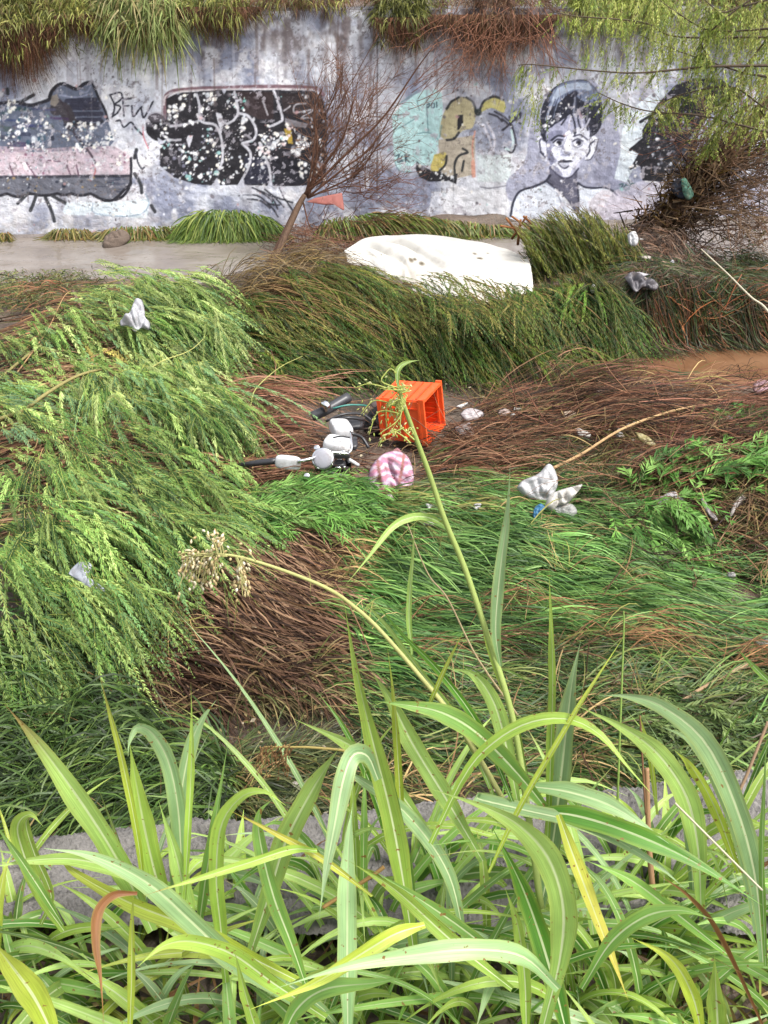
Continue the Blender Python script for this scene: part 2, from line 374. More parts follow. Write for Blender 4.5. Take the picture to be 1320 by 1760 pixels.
def flakes(pg, n, size, cols, a=1.0):
    q = inpoly(pg, n, pr)
    cl = sn(q[:, 0], q[:, 1], .09, 2)
    for (x, y), c in zip(q, cl):
        if c < -.15+.5*pr.rand()-.25: continue
        r = size*(.35+pr.rand()**2*1.3); ell(x, y, r*(.6+.7*pr.rand()), r*(.6+.7*pr.rand()), cols[pr.randint(len(cols))], a, pr.rand()*3, .25)
def tr(x0, y0, k): return lambda *p: [(x0+p[i]/k, y0+p[i+1]/k) for i in range(0, len(p), 2)]
WHT = [(232, 234, 238), (214, 214, 216), (240, 236, 226), (190, 196, 204)]
BLK = (38, 38, 48)
# -- lettering at the far left
Z = tr(0, 120, 4.889)
poly(Z(-300, 290, 0, 280, 130, 270, 250, 290, 400, 250, 430, 190, 520, 110, 640, 160, 770, 100, 830, 240, 910, 440, 960, 600, 900, 660, 400, 690, 0, 690, -300, 680), (96, 104, 124), .95)
poly(Z(-300, 650, 0, 640, 400, 660, 700, 640, 960, 640, 1090, 720, 1100, 900, 600, 890, 0, 900, -300, 900), (190, 166, 176), .75, soft=.2)
poly(Z(-300, 890, 0, 890, 500, 890, 1100, 880, 1090, 980, 1000, 1060, 900, 1090, 760, 1040, 700, 1060, 600, 1050, 480, 1050, 380, 1060, 250, 1030, 150, 1080, 60, 1040, -100, 1060, -300, 1040), (104, 106, 118), .95)
for a in ([560, 260, 800, 250], [580, 320, 830, 320], [590, 370, 850, 370], [600, 420, 840, 420], [600, 290, 820, 285]): stroke(Z(*a), 8, (46, 46, 66), .85)
stroke(Z(470, 330, 540, 330, 600, 460), 22, (62, 56, 62), .9)
poly(Z(430, 220, 480, 200, 500, 260, 460, 310, 420, 290), (134, 126, 118), 1)
stroke(Z(640, 160, 720, 190, 760, 140), 3, (140, 146, 168), .8); stroke(Z(500, 210, 640, 230, 760, 200), 3, (150, 156, 180), .8)
for k in range(16):
    y = 300+pr.rand()*340; x = -250+pr.rand()*900
    stroke(Z(x, y, x+60+pr.rand()*180, y+pr.randint(-12, 12)), 3+pr.rand()*8, (50+pr.rand()*30, 56+pr.rand()*34, 80+pr.rand()*40), .75, rough=.4)
for k in range(12):
    x = 780+pr.rand()*220; y = 900+pr.rand()*140; stroke(Z(x, y, x+90, y), 2, (60, 66, 88), .7)
stroke(Z(0, 900, 500, 895, 1090, 890), 5, (50, 50, 62), .85, rough=.3)
for x0, x1, d in ((-260, 60, 60), (60, 250, 50), (250, 480, 30), (480, 600, 20), (600, 760, 25), (760, 1100, 110)):
    stroke(Z(x0, 1040, (x0+x1)/2, 1040+d*.55, x1, 1040 if x1 < 1000 else 950), 5, BLK)
stroke(Z(760, 1040, 850, 1085, 930, 1095, 1020, 1070, 1090, 980, 1100, 880, 1100, 740), 4.5, BLK)
stroke(Z(0, 280, 130, 270, 260, 295, 400, 255), 6, BLK, .9); stroke(Z(410, 250, 440, 170, 520, 115, 640, 160, 700, 120, 770, 100), 6, BLK)
stroke(Z(770, 100, 830, 240, 880, 340, 905, 430), 4.5, BLK); stroke(Z(860, 430, 800, 460, 640, 440, 600, 500), 5, BLK, .9)
stroke(Z(500, 250, 560, 330, 600, 470, 640, 560, 740, 680, 800, 780), 4, (60, 50, 60), .8); stroke(Z(780, 800, 800, 850, 760, 930), 3, (170, 80, 80), .6)
for a in ([380, 1075, 430, 1180, 455, 1270], [300, 1060, 280, 1120, 255, 1180], [230, 1040, 150, 1120], [440, 1060, 550, 1120], [60, 160, 65, 200], [190, 260, 280, 210], [1130, 870, 1180, 960, 1190, 1030], [1130, 740, 1145, 670], [1270, 1140, 1300, 1190]):
    stroke(Z(*a), 6, (58, 60, 66))
for a in ([80, 800, 120, 910], [220, 780, 300, 900], [560, 800, 590, 880], [640, 800, 660, 890], [400, 760, 500, 770]): stroke(Z(*a), 2.5, (90, 60, 80), .8)
poly(Z(560, 1110, 760, 1110, 1000, 1110, 1230, 1080, 1250, 1150, 1210, 1240, 1000, 1230, 800, 1220, 540, 1210), (214, 226, 232), .75, sm=4)
stroke(Z(780, 1120, 790, 1200, 1000, 1230, 1180, 1210, 1250, 1130, 1220, 1040), 2, (130, 150, 170), .8)
P5 = Z(-200, 300, 450, 430, 900, 440, 960, 560, 760, 690, 0, 690, -200, 600)
flakes(P5, 520, 2.3, WHT); flakes(Z(60, 230, 160, 290, 160, 380, 60, 380), 50, 2.6, WHT); flakes(Z(780, 480, 940, 450, 1100, 720, 1050, 800, 760, 800), 110, 2.6, WHT)
flakes(Z(60, 600, 1050, 650, 1090, 860, 0, 880), 150, 1.8, [(226, 200, 206), (236, 228, 232), (150, 110, 130)]); flakes(P5, 160, 2.2, [(48, 52, 70), (60, 90, 110)])
flakes(Z(0, 900, 1080, 900, 1000, 1020, 0, 1020), 90, 1.8, [(180, 186, 196), (150, 130, 100), (44, 50, 66)])
# -- BFW tag
for a in ([925, 215, 960, 300, 945, 390], [920, 210, 1010, 190, 1020, 240, 960, 290], [960, 290, 1010, 310, 985, 360, 940, 395], [1030, 230, 1040, 385], [1035, 245, 1100, 240], [1035, 305, 1080, 300],
          [1105, 300, 1120, 390, 1170, 330, 1190, 310], [1185, 320, 1205, 400, 1250, 330, 1285, 265], [975, 430, 1010, 425, 1040, 480, 1100, 440, 1140, 490, 1195, 545]):
    stroke(Z(*a), 3, (44, 44, 56))
stroke(Z(1200, 470, 1205, 560, 1245, 660), 2, (190, 80, 90), .8)
stroke(Z(1140, 690, 1160, 780, 1190, 830, 1210, 820), 3, (50, 52, 64), .9)
# -- big black lettering
Z = tr(230, 130, 4)
stroke(Z(215, 330, 215, 170, 240, 120, 340, 95, 700, 80, 960, 75, 1240, 85, 1300, 130), 7, (122, 90, 98), .9); stroke(Z(205, 200, 225, 135, 340, 105, 460, 100, 700, 92, 960, 90, 1230, 95), 3, (206, 198, 200), .95)
BB = Z(225, 330, 220, 160, 300, 118, 560, 100, 960, 98, 1240, 105, 1300, 160, 1330, 300, 1320, 740, 1100, 760, 700, 750, 560, 755, 420, 745, 280, 700, 180, 620, 180, 470, 230, 440)
poly(BB, (34, 32, 40), .97); poly(Z(80, 330, 110, 270, 170, 260, 225, 310, 235, 420, 160, 450, 90, 400), (34, 32, 40), 1, sm=5)
ell(230+160/4, 130+285/4, 17, 9, (140, 132, 140), .5)
poly(Z(700, 110, 960, 110, 960, 300, 860, 300, 760, 250), (60, 44, 46), .8); poly(Z(1010, 120, 1290, 130, 1310, 300, 1030, 260), (58, 46, 48), .8)
poly(Z(760, 560, 910, 560, 930, 740, 760, 750), (44, 46, 66), .9); poly(Z(950, 560, 1180, 560, 1180, 750, 950, 750), (32, 32, 44), .9)
poly(Z(370, 410, 405, 410, 400, 440, 380, 500, 360, 440), (196, 196, 204), 1); poly(Z(560, 250, 600, 260, 620, 330, 600, 400, 580, 330), (190, 190, 198), 1)
for a in ([430, 130, 450, 200, 460, 310, 560, 340, 600, 430, 610, 560, 590, 640], [460, 310, 360, 330, 250, 350], [690, 110, 715, 240, 690, 300, 640, 330, 610, 320], [715, 255, 790, 280, 840, 370, 820, 440, 745, 462],
          [745, 465, 800, 530, 790, 620, 740, 720], [960, 100, 990, 180, 1020, 290, 1000, 320, 930, 350], [905, 560, 930, 640, 945, 750], [200, 410, 250, 440, 320, 440]):
    stroke(Z(*a), 4, (176, 176, 184), .95)
for a in ([885, 170, 920, 270], [1180, 190, 1110, 200, 1100, 250, 1160, 245, 1240, 230], [1240, 235, 1150, 290, 1220, 290, 1215, 330], [1030, 240, 1070, 215]):
    stroke(Z(*a), 2.8, (176, 174, 180), .9)
poly(Z(1040, 290, 1200, 330, 1180, 360, 1040, 340), (138, 134, 140), .9)
poly(Z(1030, 360, 1080, 370, 1095, 470, 1060, 465), (190, 160, 60), .95)
flakes(Z(235, 150, 560, 100, 620, 200, 460, 330, 240, 360), 190, 2.6, WHT); flakes(Z(180, 460, 560, 340, 600, 640, 500, 740, 280, 700, 180, 620), 330, 2.2, WHT+[(150, 196, 196), (120, 120, 140)])
flakes(Z(90, 300, 230, 310, 230, 430, 110, 430), 34, 2.6, WHT); flakes(Z(620, 350, 760, 270, 840, 420, 760, 450), 70, 2.6, WHT)
flakes(Z(600, 460, 800, 540, 780, 640, 640, 740, 560, 740), 120, 2, WHT); flakes(Z(920, 320, 1030, 320, 1200, 400, 1180, 560, 900, 580, 850, 500), 300, 2.7, WHT+[(220, 200, 200), (120, 120, 130)])
flakes(Z(1120, 400, 1300, 380, 1320, 740, 1130, 720), 140, 2.4, WHT+[(150, 120, 100)]); flakes(Z(840, 400, 930, 380, 930, 740, 800, 740), 60, 2, WHT)
flakes(Z(640, 110, 760, 150, 760, 240, 640, 230), 40, 2.2, WHT+[(120, 190, 180)])
for a in ([430, 130, 450, 200, 460, 310, 560, 340, 600, 430, 610, 560, 590, 640], [690, 110, 715, 240, 690, 300, 640, 330, 610, 320], [715, 255, 790, 280, 840, 370, 820, 440, 745, 462],
          [745, 465, 800, 530, 790, 620, 740, 720], [960, 100, 990, 180, 1020, 290, 1000, 320, 930, 350], [905, 560, 930, 640, 945, 750]):
    stroke(Z(*a), 4.5, (196, 196, 204), .8)
for a in ([520, 770, 570, 700, 600, 770], [700, 770, 750, 690, 765, 770], [910, 775, 940, 700, 960, 775], [215, 460, 170, 480, 160, 420], [600, 92, 620, 130, 640, 92]): poly(Z(*a), (186, 188, 200), .95)
# scribble below
for a in ([750, 820, 850, 825, 930, 880, 1000, 890], [780, 845, 870, 860, 935, 910], [815, 770, 940, 830, 990, 915], [900, 780, 960, 830, 1030, 900], [940, 820, 1020, 850, 1130, 885], [920, 880, 960, 920, 990, 970], [1040, 850, 1100, 940], [860, 790, 940, 850, 960, 890]):
    stroke(Z(*a), 3, (46, 46, 56), .95)
stroke(Z(1000, 770, 1040, 860), 2, (60, 60, 70)); stroke(Z(400, 770, 600, 800, 800, 830), 10, (218, 222, 232), .5)
# -- pale turquoise and olive lettering
Z = tr(640, 130, 4.714); TQ = (184, 222, 222)
poly(Z(160, 320, 250, 230, 330, 160, 470, 90, 560, 140, 570, 260, 560, 400, 540, 520, 520, 640, 460, 730, 380, 720, 350, 700, 300, 780, 220, 760, 175, 690, 165, 500), TQ, .95, soft=.55)
poly(Z(600, 250, 660, 190, 740, 170, 800, 210, 835, 320, 810, 420, 740, 440, 690, 480, 610, 520, 545, 480, 560, 350), (188, 178, 142), 1, sm=4)
poly(Z(860, 310, 900, 220, 970, 180, 1050, 195, 1075, 230, 1060, 300, 960, 260), (196, 188, 120), 1, sm=4)
poly(Z(530, 520, 700, 500, 830, 480, 830, 800, 690, 830, 560, 800), (184, 172, 152), .9); poly(Z(500, 640, 590, 620, 600, 700, 560, 770, 470, 760), (206, 190, 110), 1, sm=3)
poly(Z(690, 320, 735, 315, 735, 380, 700, 440, 685, 440), (44, 44, 50), 1)
poly(Z(360, 690, 400, 730, 480, 770, 560, 780, 610, 820, 690, 790, 680, 880, 620, 850, 460, 860, 380, 820, 350, 760), (40, 40, 46), 1)
flakes(Z(360, 700, 700, 780, 680, 870, 380, 830), 40, 1.8, WHT)
for a in ([600, 270, 640, 210, 700, 175], [760, 175, 820, 220, 835, 290], [860, 300, 900, 210, 980, 170, 1060, 195], [600, 520, 660, 510, 700, 460], [670, 830, 665, 720, 700, 650, 770, 620, 730, 590], [600, 650, 590, 720, 540, 775], [740, 690, 725, 770]):
    stroke(Z(*a), 4, (52, 54, 56), .95)
ell(640+855/4.714, 130+295/4.714, 6, 6, (50, 60, 60))
for a in ([170, 440, 260, 400, 340, 350], [160, 340, 240, 310], [200, 590, 270, 560], [180, 250, 360, 130], [190, 690, 230, 620], [360, 470, 430, 460, 500, 480, 530, 520], [440, 240, 450, 460], [360, 200, 380, 280], [560, 400, 545, 500], [180, 700, 220, 770, 320, 780]):
    stroke(Z(*a), 1.8, (110, 150, 156), .9)
for a in ([190, 650, 215, 640, 205, 700, 240, 690], [240, 650, 225, 680, 250, 690], [265, 640, 268, 700], [300, 640, 270, 670, 300, 700], [440, 235, 460, 225, 455, 255, 440, 255], [480, 225, 500, 225, 500, 255, 480, 255, 480, 225], [520, 215, 520, 255]):
    stroke(Z(*a), 2.2, (58, 84, 96), .95)
for a in ([945, 305, 1010, 330, 1050, 370], [990, 290, 1060, 330, 1100, 360], [1050, 350, 1100, 400, 1050, 440], [1110, 330, 1120, 400], [1150, 290, 1160, 350, 1200, 300, 1190, 380], [1060, 440, 1150, 360, 1200, 390], [1130, 400, 1160, 540, 1130, 620, 1070, 580]):
    stroke(Z(*a), 3.4, (52, 50, 62), .9, rough=.25)
stroke(Z(1125, 440, 1140, 540, 1120, 600, 1080, 590), 4, (198, 222, 222), .9)
stroke(Z(830, 450, 810, 560, 815, 680), 3, (206, 140, 120), .8); stroke(Z(815, 700, 820, 810), 7, (216, 150, 130), .8)
for a in ([900, 400, 960, 560, 930, 700, 960, 860], [930, 380, 990, 520, 960, 660], [870, 600, 940, 720]): stroke(Z(*a), 4, (216, 212, 222), .8)
poly(Z(850, 640, 1120, 640, 1120, 860, 850, 860), (208, 224, 222), .55, soft=.3)
stroke(Z(870, 900, 960, 910, 1090, 890), 2, (110, 110, 120), .8); stroke(Z(655, 840, 655, 1060), 2, (130, 130, 136), .6)
poly(Z(480, 940, 1100, 920, 1100, 1150, 640, 1120, 460, 1080), (222, 222, 226), .6, soft=.35)
# -- monochrome portrait of a child
Z = tr(860, 120, 5.74)
poly(Z(420, 250, 600, 140, 900, 100, 1080, 330, 1180, 700, 1130, 1180, 500, 1120, 120, 1300, 60, 1100, 240, 900, 300, 500), (150, 152, 176), .75, sm=4, soft=.45)
poly(Z(100, 1440, 130, 1290, 200, 1190, 330, 1150, 460, 1110, 560, 1160, 760, 1120, 860, 1160, 1020, 1150, 1160, 1240, 1180, 1480, 800, 1560, 100, 1540), (214, 220, 232), .97, sm=3)
poly(Z(1000, 1180, 1180, 1200, 1400, 1300, 1560, 1420, 900, 1500, 860, 1300), (216, 206, 214), .6, soft=.4)
poly(Z(480, 960, 760, 1000, 750, 1130, 775, 1260, 770, 1420, 730, 1380, 620, 1250, 460, 1100), (104, 104, 124), 1)
stroke(Z(460, 1100, 600, 1220, 730, 1390), 4, (60, 60, 78)); stroke(Z(755, 1110, 770, 1250, 770, 1410), 3.4, (60, 60, 78))
stroke(Z(440, 1115, 540, 1190, 640, 1400), 1.6, (120, 126, 150), .9); stroke(Z(540, 1180, 640, 1280, 720, 1400), 4, (232, 234, 240), .9)
stroke(Z(100, 1440, 125, 1310, 190, 1200, 330, 1150, 440, 1100, 490, 1040), 4, (56, 58, 76)); stroke(Z(755, 1110, 830, 1155, 920, 1165, 1030, 1160, 1100, 1190, 1150, 1235), 3.6, (56, 58, 76))
FACE = Z(450, 620, 480, 560, 640, 480, 780, 440, 880, 560, 890, 640, 860, 760, 830, 870, 760, 980, 700, 1050, 630, 1065, 560, 1030, 490, 960, 450, 820, 430, 700)
poly(FACE, (168, 170, 194), 1, sm=4)
poly(Z(500, 780, 560, 740, 640, 790, 690, 640, 780, 560, 870, 600, 870, 740, 830, 860, 760, 970, 690, 1045, 620, 1050, 540, 1000, 500, 940, 560, 900, 520, 850), (226, 228, 240), .95, sm=4)
poly(Z(450, 640, 520, 600, 610, 600, 590, 650, 500, 690, 500, 780, 530, 880, 500, 940, 450, 820), (122, 124, 150), .85, sm=3); poly(Z(500, 940, 560, 960, 620, 1040, 560, 1020), (130, 132, 158), .8, sm=3); poly(Z(780, 900, 830, 860, 760, 985, 700, 1045, 690, 1010), (176, 178, 202), .8, sm=3); poly(Z(590, 800, 680, 810, 700, 850, 600, 850), (178, 180, 202), .9, sm=3)
poly(Z(640, 620, 690, 600, 690, 760, 650, 800, 620, 740), (240, 240, 248), .9, sm=3)
# ears
poly(Z(445, 700, 410, 650, 370, 665, 360, 710, 385, 790, 410, 880, 445, 900, 460, 880), (214, 216, 230), 1, sm=4); stroke(Z(430, 700, 400, 680, 385, 720, 405, 820, 440, 860), 2.6, (70, 70, 92)); stroke(Z(395, 810, 420, 830), 4, (60, 60, 80))
poly(Z(870, 720, 900, 660, 945, 660, 960, 710, 930, 800, 880, 880, 830, 885, 850, 820), (230, 232, 242), 1, sm=4); stroke(Z(925, 700, 880, 740, 880, 800, 850, 850), 2.8, (74, 74, 96)); stroke(Z(960, 700, 935, 800, 890, 880, 840, 890), 1.6, (80, 80, 100))
# hair
poly(Z(395, 640, 390, 500, 410, 370, 470, 240, 560, 150, 700, 105, 840, 100, 930, 170, 990, 290, 1005, 430, 990, 560, 930, 640, 880, 660, 880, 590, 830, 480, 760, 430, 700, 430, 600, 500, 500, 560, 450, 620, 455, 720, 420, 680), (44, 46, 62), 1, sm=4)
poly(Z(480, 280, 560, 160, 700, 110, 840, 110, 930, 180, 985, 310, 900, 330, 800, 300, 700, 230, 600, 300, 540, 350, 470, 360), (128, 140, 168), .95, sm=4)
poly(Z(560, 180, 700, 130, 860, 130, 900, 200, 740, 190, 620, 240, 500, 320), (186, 198, 216), .8, sm=3, soft=.35)
for k in range(26):
    a = pr.rand(); x0 = 480+a*480; y0 = 170+260*abs(a-.5)*.8; stroke(Z(x0, y0+40, x0-60+100*a, y0+150, x0-90+140*a, y0+240), 1.8, ((60, 66, 90), (40, 42, 60), (160, 172, 196))[k % 3], .75)
stroke(Z(740, 230, 640, 300, 560, 420), 9, (34, 36, 54), .9); stroke(Z(700, 300, 640, 380), 10, (34, 36, 54), .9)
for a in ([700, 430, 730, 520, 740, 620], [760, 430, 770, 520, 790, 570], [830, 450, 850, 540, 860, 590], [650, 470, 600, 540], [880, 560, 900, 650], [560, 500, 500, 560], [720, 600, 735, 640]):
    stroke(Z(*a), 3.2, (48, 50, 68), .95)
for a in ([800, 480, 810, 580], [840, 560, 880, 480], [690, 470, 680, 520]): stroke(Z(*a), 3, (206, 206, 222), .9)
stroke(Z(770, 400, 800, 470), 5, (150, 128, 134), .8)
flakes(Z(400, 420, 560, 460, 500, 560, 410, 620), 30, 1.6, WHT); flakes(Z(560, 330, 980, 330, 980, 430, 560, 450), 34, 1.5, WHT)
ell(860+440/5.74, 120+550/5.74, 3, 3, (226, 228, 236)); ell(860+590/5.74, 120+457/5.74, 2.2, 1.8, (226, 228, 236))
# brows, eyes, nose, mouth
stroke(Z(505, 690, 560, 650, 630, 655), 3.6, (50, 52, 70)); stroke(Z(720, 655, 790, 640, 860, 690), 2.6, (84, 84, 106))
for cx in (568, 760):
    ell(860+cx/5.74, 120+718/5.74, 9.5, 5.6, (150, 152, 176), .9); ell(860+cx/5.74, 120+722/5.74, 8, 4.4, (226, 228, 238)); ell(860+(cx+10)/5.74, 120+718/5.74, 4.6, 4.6, (60, 60, 78)); ell(860+(cx+12)/5.74, 120+716/5.74, 2, 2, (24, 24, 34)); ell(860+(cx-16)/5.74, 120+738/5.74, 3, 2.4, (244, 244, 250))
stroke(Z(520, 715, 560, 682, 610, 690), 2.4, (50, 50, 68)); stroke(Z(712, 705, 760, 680, 815, 700), 2.2, (64, 64, 84)); stroke(Z(525, 740, 570, 762, 620, 745), 1.2, (110, 112, 136)); stroke(Z(715, 745, 760, 765, 810, 740), 1.2, (110, 112, 136))
stroke(Z(660, 640, 625, 730, 600, 800), 1.6, (150, 152, 178), .9); stroke(Z(610, 830, 650, 842, 690, 828), 1.8, (110, 112, 138)); stroke(Z(735, 830, 715, 870), 2, (110, 110, 134), .9)
poly(Z(560, 905, 620, 885, 650, 893, 690, 888, 715, 905, 650, 915, 600, 920), (44, 44, 60), 1, sm=3); poly(Z(575, 915, 640, 915, 690, 910, 665, 950, 625, 965, 590, 945), (196, 198, 214), 1, sm=3)
stroke(Z(572, 920, 600, 958, 635, 970, 670, 950), 2.2, (64, 64, 84)); stroke(Z(490, 960, 560, 1030, 630, 1068, 700, 1050, 770, 970), 2.6, (72, 72, 94)); ell(860+600/5.74, 120+1095/5.74, 2, 2, (224, 226, 236))
stroke(Z(1010, 1340, 1100, 1370, 1200, 1365, 1300, 1330), 2.4, (236, 226, 234), .9)
for k in range(12):
    x = 900+pr.rand()*500; y = 1220+pr.rand()*220; stroke(Z(x, y, x+60, y+20*pr.rand()), 2, (206, 170, 170), .5)
for a in ([1175, 1130, 1210, 1125, 1185, 1180, 1225, 1180], [1235, 1135, 1215, 1170, 1240, 1185, 1262, 1150, 1235, 1130], [1250, 1060, 1275, 1120], [1265, 1180, 1290, 1125, 1320, 1120]): stroke(Z(*a), 2.2, (60, 90, 96))
# -- black hair of a second figure
Z = tr(860, 0, 2.87)
poly(Z(560, 880, 590, 760, 600, 640, 640, 540, 800, 420, 830, 560, 720, 640, 680, 780, 620, 900), (214, 226, 232), .75, soft=.4)
poly(Z(700, 640, 770, 520, 860, 420, 960, 385, 1090, 390, 1190, 480, 1130, 520, 1040, 560, 980, 640, 960, 780, 900, 860, 800, 915, 700, 890, 690, 820, 640, 830, 680, 760, 640, 730, 700, 700), (30, 30, 40), 1)
poly(Z(960, 780, 975, 680, 1040, 560, 1120, 510, 1240, 480, 1200, 640, 1060, 760, 980, 840), (172, 174, 196), .95, sm=2)
poly(Z(700, 890, 900, 900, 1320, 840, 1320, 1090, 460, 1090, 560, 940), (192, 186, 202), .6, soft=.4)
for a in ([640, 740, 700, 690], [690, 600, 760, 560], [640, 830, 690, 800], [700, 690, 660, 740]): stroke(Z(*a), 5, (34, 34, 44))
stroke(Z(920, 420, 980, 400, 1030, 440, 1000, 480, 930, 460), 1.6, (90, 90, 96), .8); stroke(Z(930, 690, 900, 780, 940, 820), 5, (52, 66, 86), .8)
flakes(Z(700, 660, 900, 640, 900, 800, 660, 830), 60, 1.7, [(190, 196, 206), (90, 92, 104)]); flakes(Z(620, 700, 720, 780, 700, 900, 600, 880), 22, 2, WHT)
ell(860+775/2.87, 686/2.87, 4, 3, (220, 222, 228)); stroke(Z(715, 895, 770, 900, 800, 925), 2.5, (226, 226, 232)); stroke(Z(1000, 940, 1100, 900, 1320, 960), 5, (160, 170, 200), .6)
for k in range(30):
    x = 1060+pr.rand()*400; y = 600+pr.rand()*460; stroke(Z(x, y, x+80, y-40+80*pr.rand()), 2+pr.rand()*3, ((120, 122, 146), (214, 214, 224))[k % 2], .6)
# -- loose chips, drips and rust over everything
for k in range(700):
    x, y = CU0+pr.rand()*(CU1-CU0), 120+pr.rand()*280; r = .6+pr.rand()**3*3
    ell(x, y, r, r*(.5+pr.rand()), WHT[k % 4] if pr.rand() < .6 else ((110, 104, 112), (150, 196, 196), (190, 150, 150))[k % 3], .8, pr.rand()*3, .3)
for k in range(110):
    x = CU0+pr.rand()*(CU1-CU0); y = 30+pr.rand()*80; stroke([(x, y), (x+pr.randint(-3, 4), y+30+pr.rand()*90)], 1.2+pr.rand()*5, ((96, 74, 66), (130, 124, 134), (206, 210, 220))[k % 3], .35)
for x in (208, 648): stroke([(x+440 if x == 208 else x, 60), (x+440 if x == 208 else x, 330)], 2.2, (74, 66, 70), .7, rough=.25)
# weathering: spray softness, peeled patches, water streaks, grime
for _ in range(2):
    IMG = (IMG+np.roll(IMG, 1, 0)+np.roll(IMG, -1, 0)+np.roll(IMG, 1, 1)+np.roll(IMG, -1, 1))/5
pl1 = fbm(PW, PH, 16, 4); pl2 = fbm(PW, PH, 90, 3); st2 = vnoise(PW, PH, 120, ax=.06); st3 = vnoise(PW, PH, 300, ax=.3)
IMG = mixc(IMG, np.array([176, 172, 180.])+0*IMG, .75*sstep(.60, .66, pl1)*sstep(.40, .60, pl2))
IMG = mixc(IMG, np.array([112, 104, 106.])+0*IMG, .55*sstep(.63, .70, fbm(PW, PH, 9, 3))*sstep(.45, .6, vnoise(PW, PH, 70)))
IMG = IMG*(.91+.07*st2+.12*st3+.10*pl1)[..., None]
lum = IMG.mean(-1, keepdims=True); IMG = lum+(IMG-lum)*.88+np.array([0., 0, 0.])
for k in range(1500):
    x, y = CU0+pr.rand()*(CU1-CU0), 100+pr.rand()*300; r = .4+pr.rand()**3*1.6; c = (236, 234, 232) if pr.rand() < .5 else (88, 82, 88)
    if sn(x*.03, y*.03, 1.5, 2) > -.1: ell(x, y, r*(.5+pr.rand()), r, c, .75, pr.rand()*3, .3)
IMG = np.clip(IMG, 0, 255)

def mat_wall():
    m = mat_col('painted_concrete', 0.85, 0, 0.10, 22, bump=0.7, bscale=38); return m
M_wall = mat_wall()
ZT = 2.58; cell = 0.0105; xs = np.arange(-6.3, 6.4, cell); zs = np.arange(-0.35, ZT+cell/2, cell)
X, Zg = np.meshgrid(xs, zs); nx, nz = len(xs), len(zs)
Vw = np.stack([X, wall_y(X), Zg], -1).reshape(-1, 3); pu, pv = to_px(Vw)
ix = np.clip(((pu-CU0)*S).astype(int), 0, PW-1); iy = np.clip(((pv-CV0)*S).astype(int), 0, PH-1)
Cw = srgb(IMG[iy, ix])**1.12*0.86
Vw[:, 1] += 0.006*sn(Vw[:, 0], Vw[:, 2], 9, 3)+0.003*sn(Vw[:, 0], Vw[:, 2], 34, 4)
i = np.arange(nz-1)[:, None]*nx; j = np.arange(nx-1)[None]; Q = np.stack([i+j, i+j+1, i+nx+j+1, i+nx+j], -1).reshape(-1, 4)
fc = Vw[Q].mean(1); fu, fv = to_px(fc)
retaining_wall = thing('retaining_wall', 'long grey blue concrete wall across the river, covered in graffiti and murals', 'wall', (0, WY, 0))
regs = [('portrait_mural', [(872, 392), (880, 330), (925, 300), (915, 130), (1010, 118), (1050, 160), (1048, 300), (1070, 330), (1070, 392)], 'grey and white painted portrait of a child with short dark hair'),
        ('hair_mural', [(1078, 330), (1085, 210), (1150, 128), (1300, 128), (1300, 330)], 'painted figure with a mass of black hair'),
        ('pale_lettering', [(670, 140), (780, 140), (900, 160), (900, 325), (690, 320), (665, 230)], 'pale turquoise and olive graffiti lettering'),
        ('black_lettering', [(240, 190), (280, 148), (560, 144), (570, 322), (300, 322), (246, 260)], 'big black graffiti letters with grey outlines and flaking white spots'),
        ('striped_lettering', [(-400, 170), (80, 140), (165, 138), (236, 300), (225, 348), (-400, 348)], 'dark blue and pink graffiti lettering at the end of the wall'),
        ('scribbled_tag', [(190, 150), (270, 150), (239, 240), (195, 235)], 'thin black hand-written tag reading BFW')]
taken = np.zeros(len(Q), bool)
def sub_mesh(name, sel, lab, mat=M_wall):
    q = Q[sel]; ids, inv = np.unique(q, return_inverse=True)
    o = mesh_np(name, Vw[ids], inv.reshape(-1, 4), mat, None, Cw[ids]); put(o, retaining_wall)
    if lab: o['label'] = lab
for nm, pg, lab in regs:
    sel = pip(np.array(pg, float), fu, fv) & ~taken; taken |= sel; sub_mesh(nm, sel, lab)
sub_mesh('wall_face', ~taken, None)
g = Geo(); wc = srgb((140, 138, 142))*.62
def quadbox(g, x0, x1, yo0, yo1, z0, z1, col, n=30):
    xs = np.linspace(x0, x1, n); V = []
    for x in xs: V += [(x, wall_y(x)+yo0, z0), (x, wall_y(x)+yo0, z1), (x, wall_y(x)+yo1, z1), (x, wall_y(x)+yo1, z0)]
    f = []
    for i in range(n-1):
        a = i*4; b = a+4
        for k in range(4): f.append((a+k, b+k, b+(k+1) % 4, a+(k+1) % 4))
    f += [(0, 1, 2, 3), (n*4-4, n*4-1, n*4-2, n*4-3)]
    g.add(V, f, None, col)
quadbox(g, -60, -6.31, 0, .3, -.4, ZT, wc); quadbox(g, 6.41, 60, 0, .3, -.4, ZT, wc); quadbox(g, -6.305, 6.405, .02, .3, -.4, ZT, wc)
g.build('wall_body', M_conc, retaining_wall, False)
g = Geo(); quadbox(g, -60, 60, -.05, -.012, -.4, .035, srgb((120, 112, 108))*.8, 60); g.build('footing', M_conc, retaining_wall, False)
del IMG, base, streak, fine, b2, UU, VV
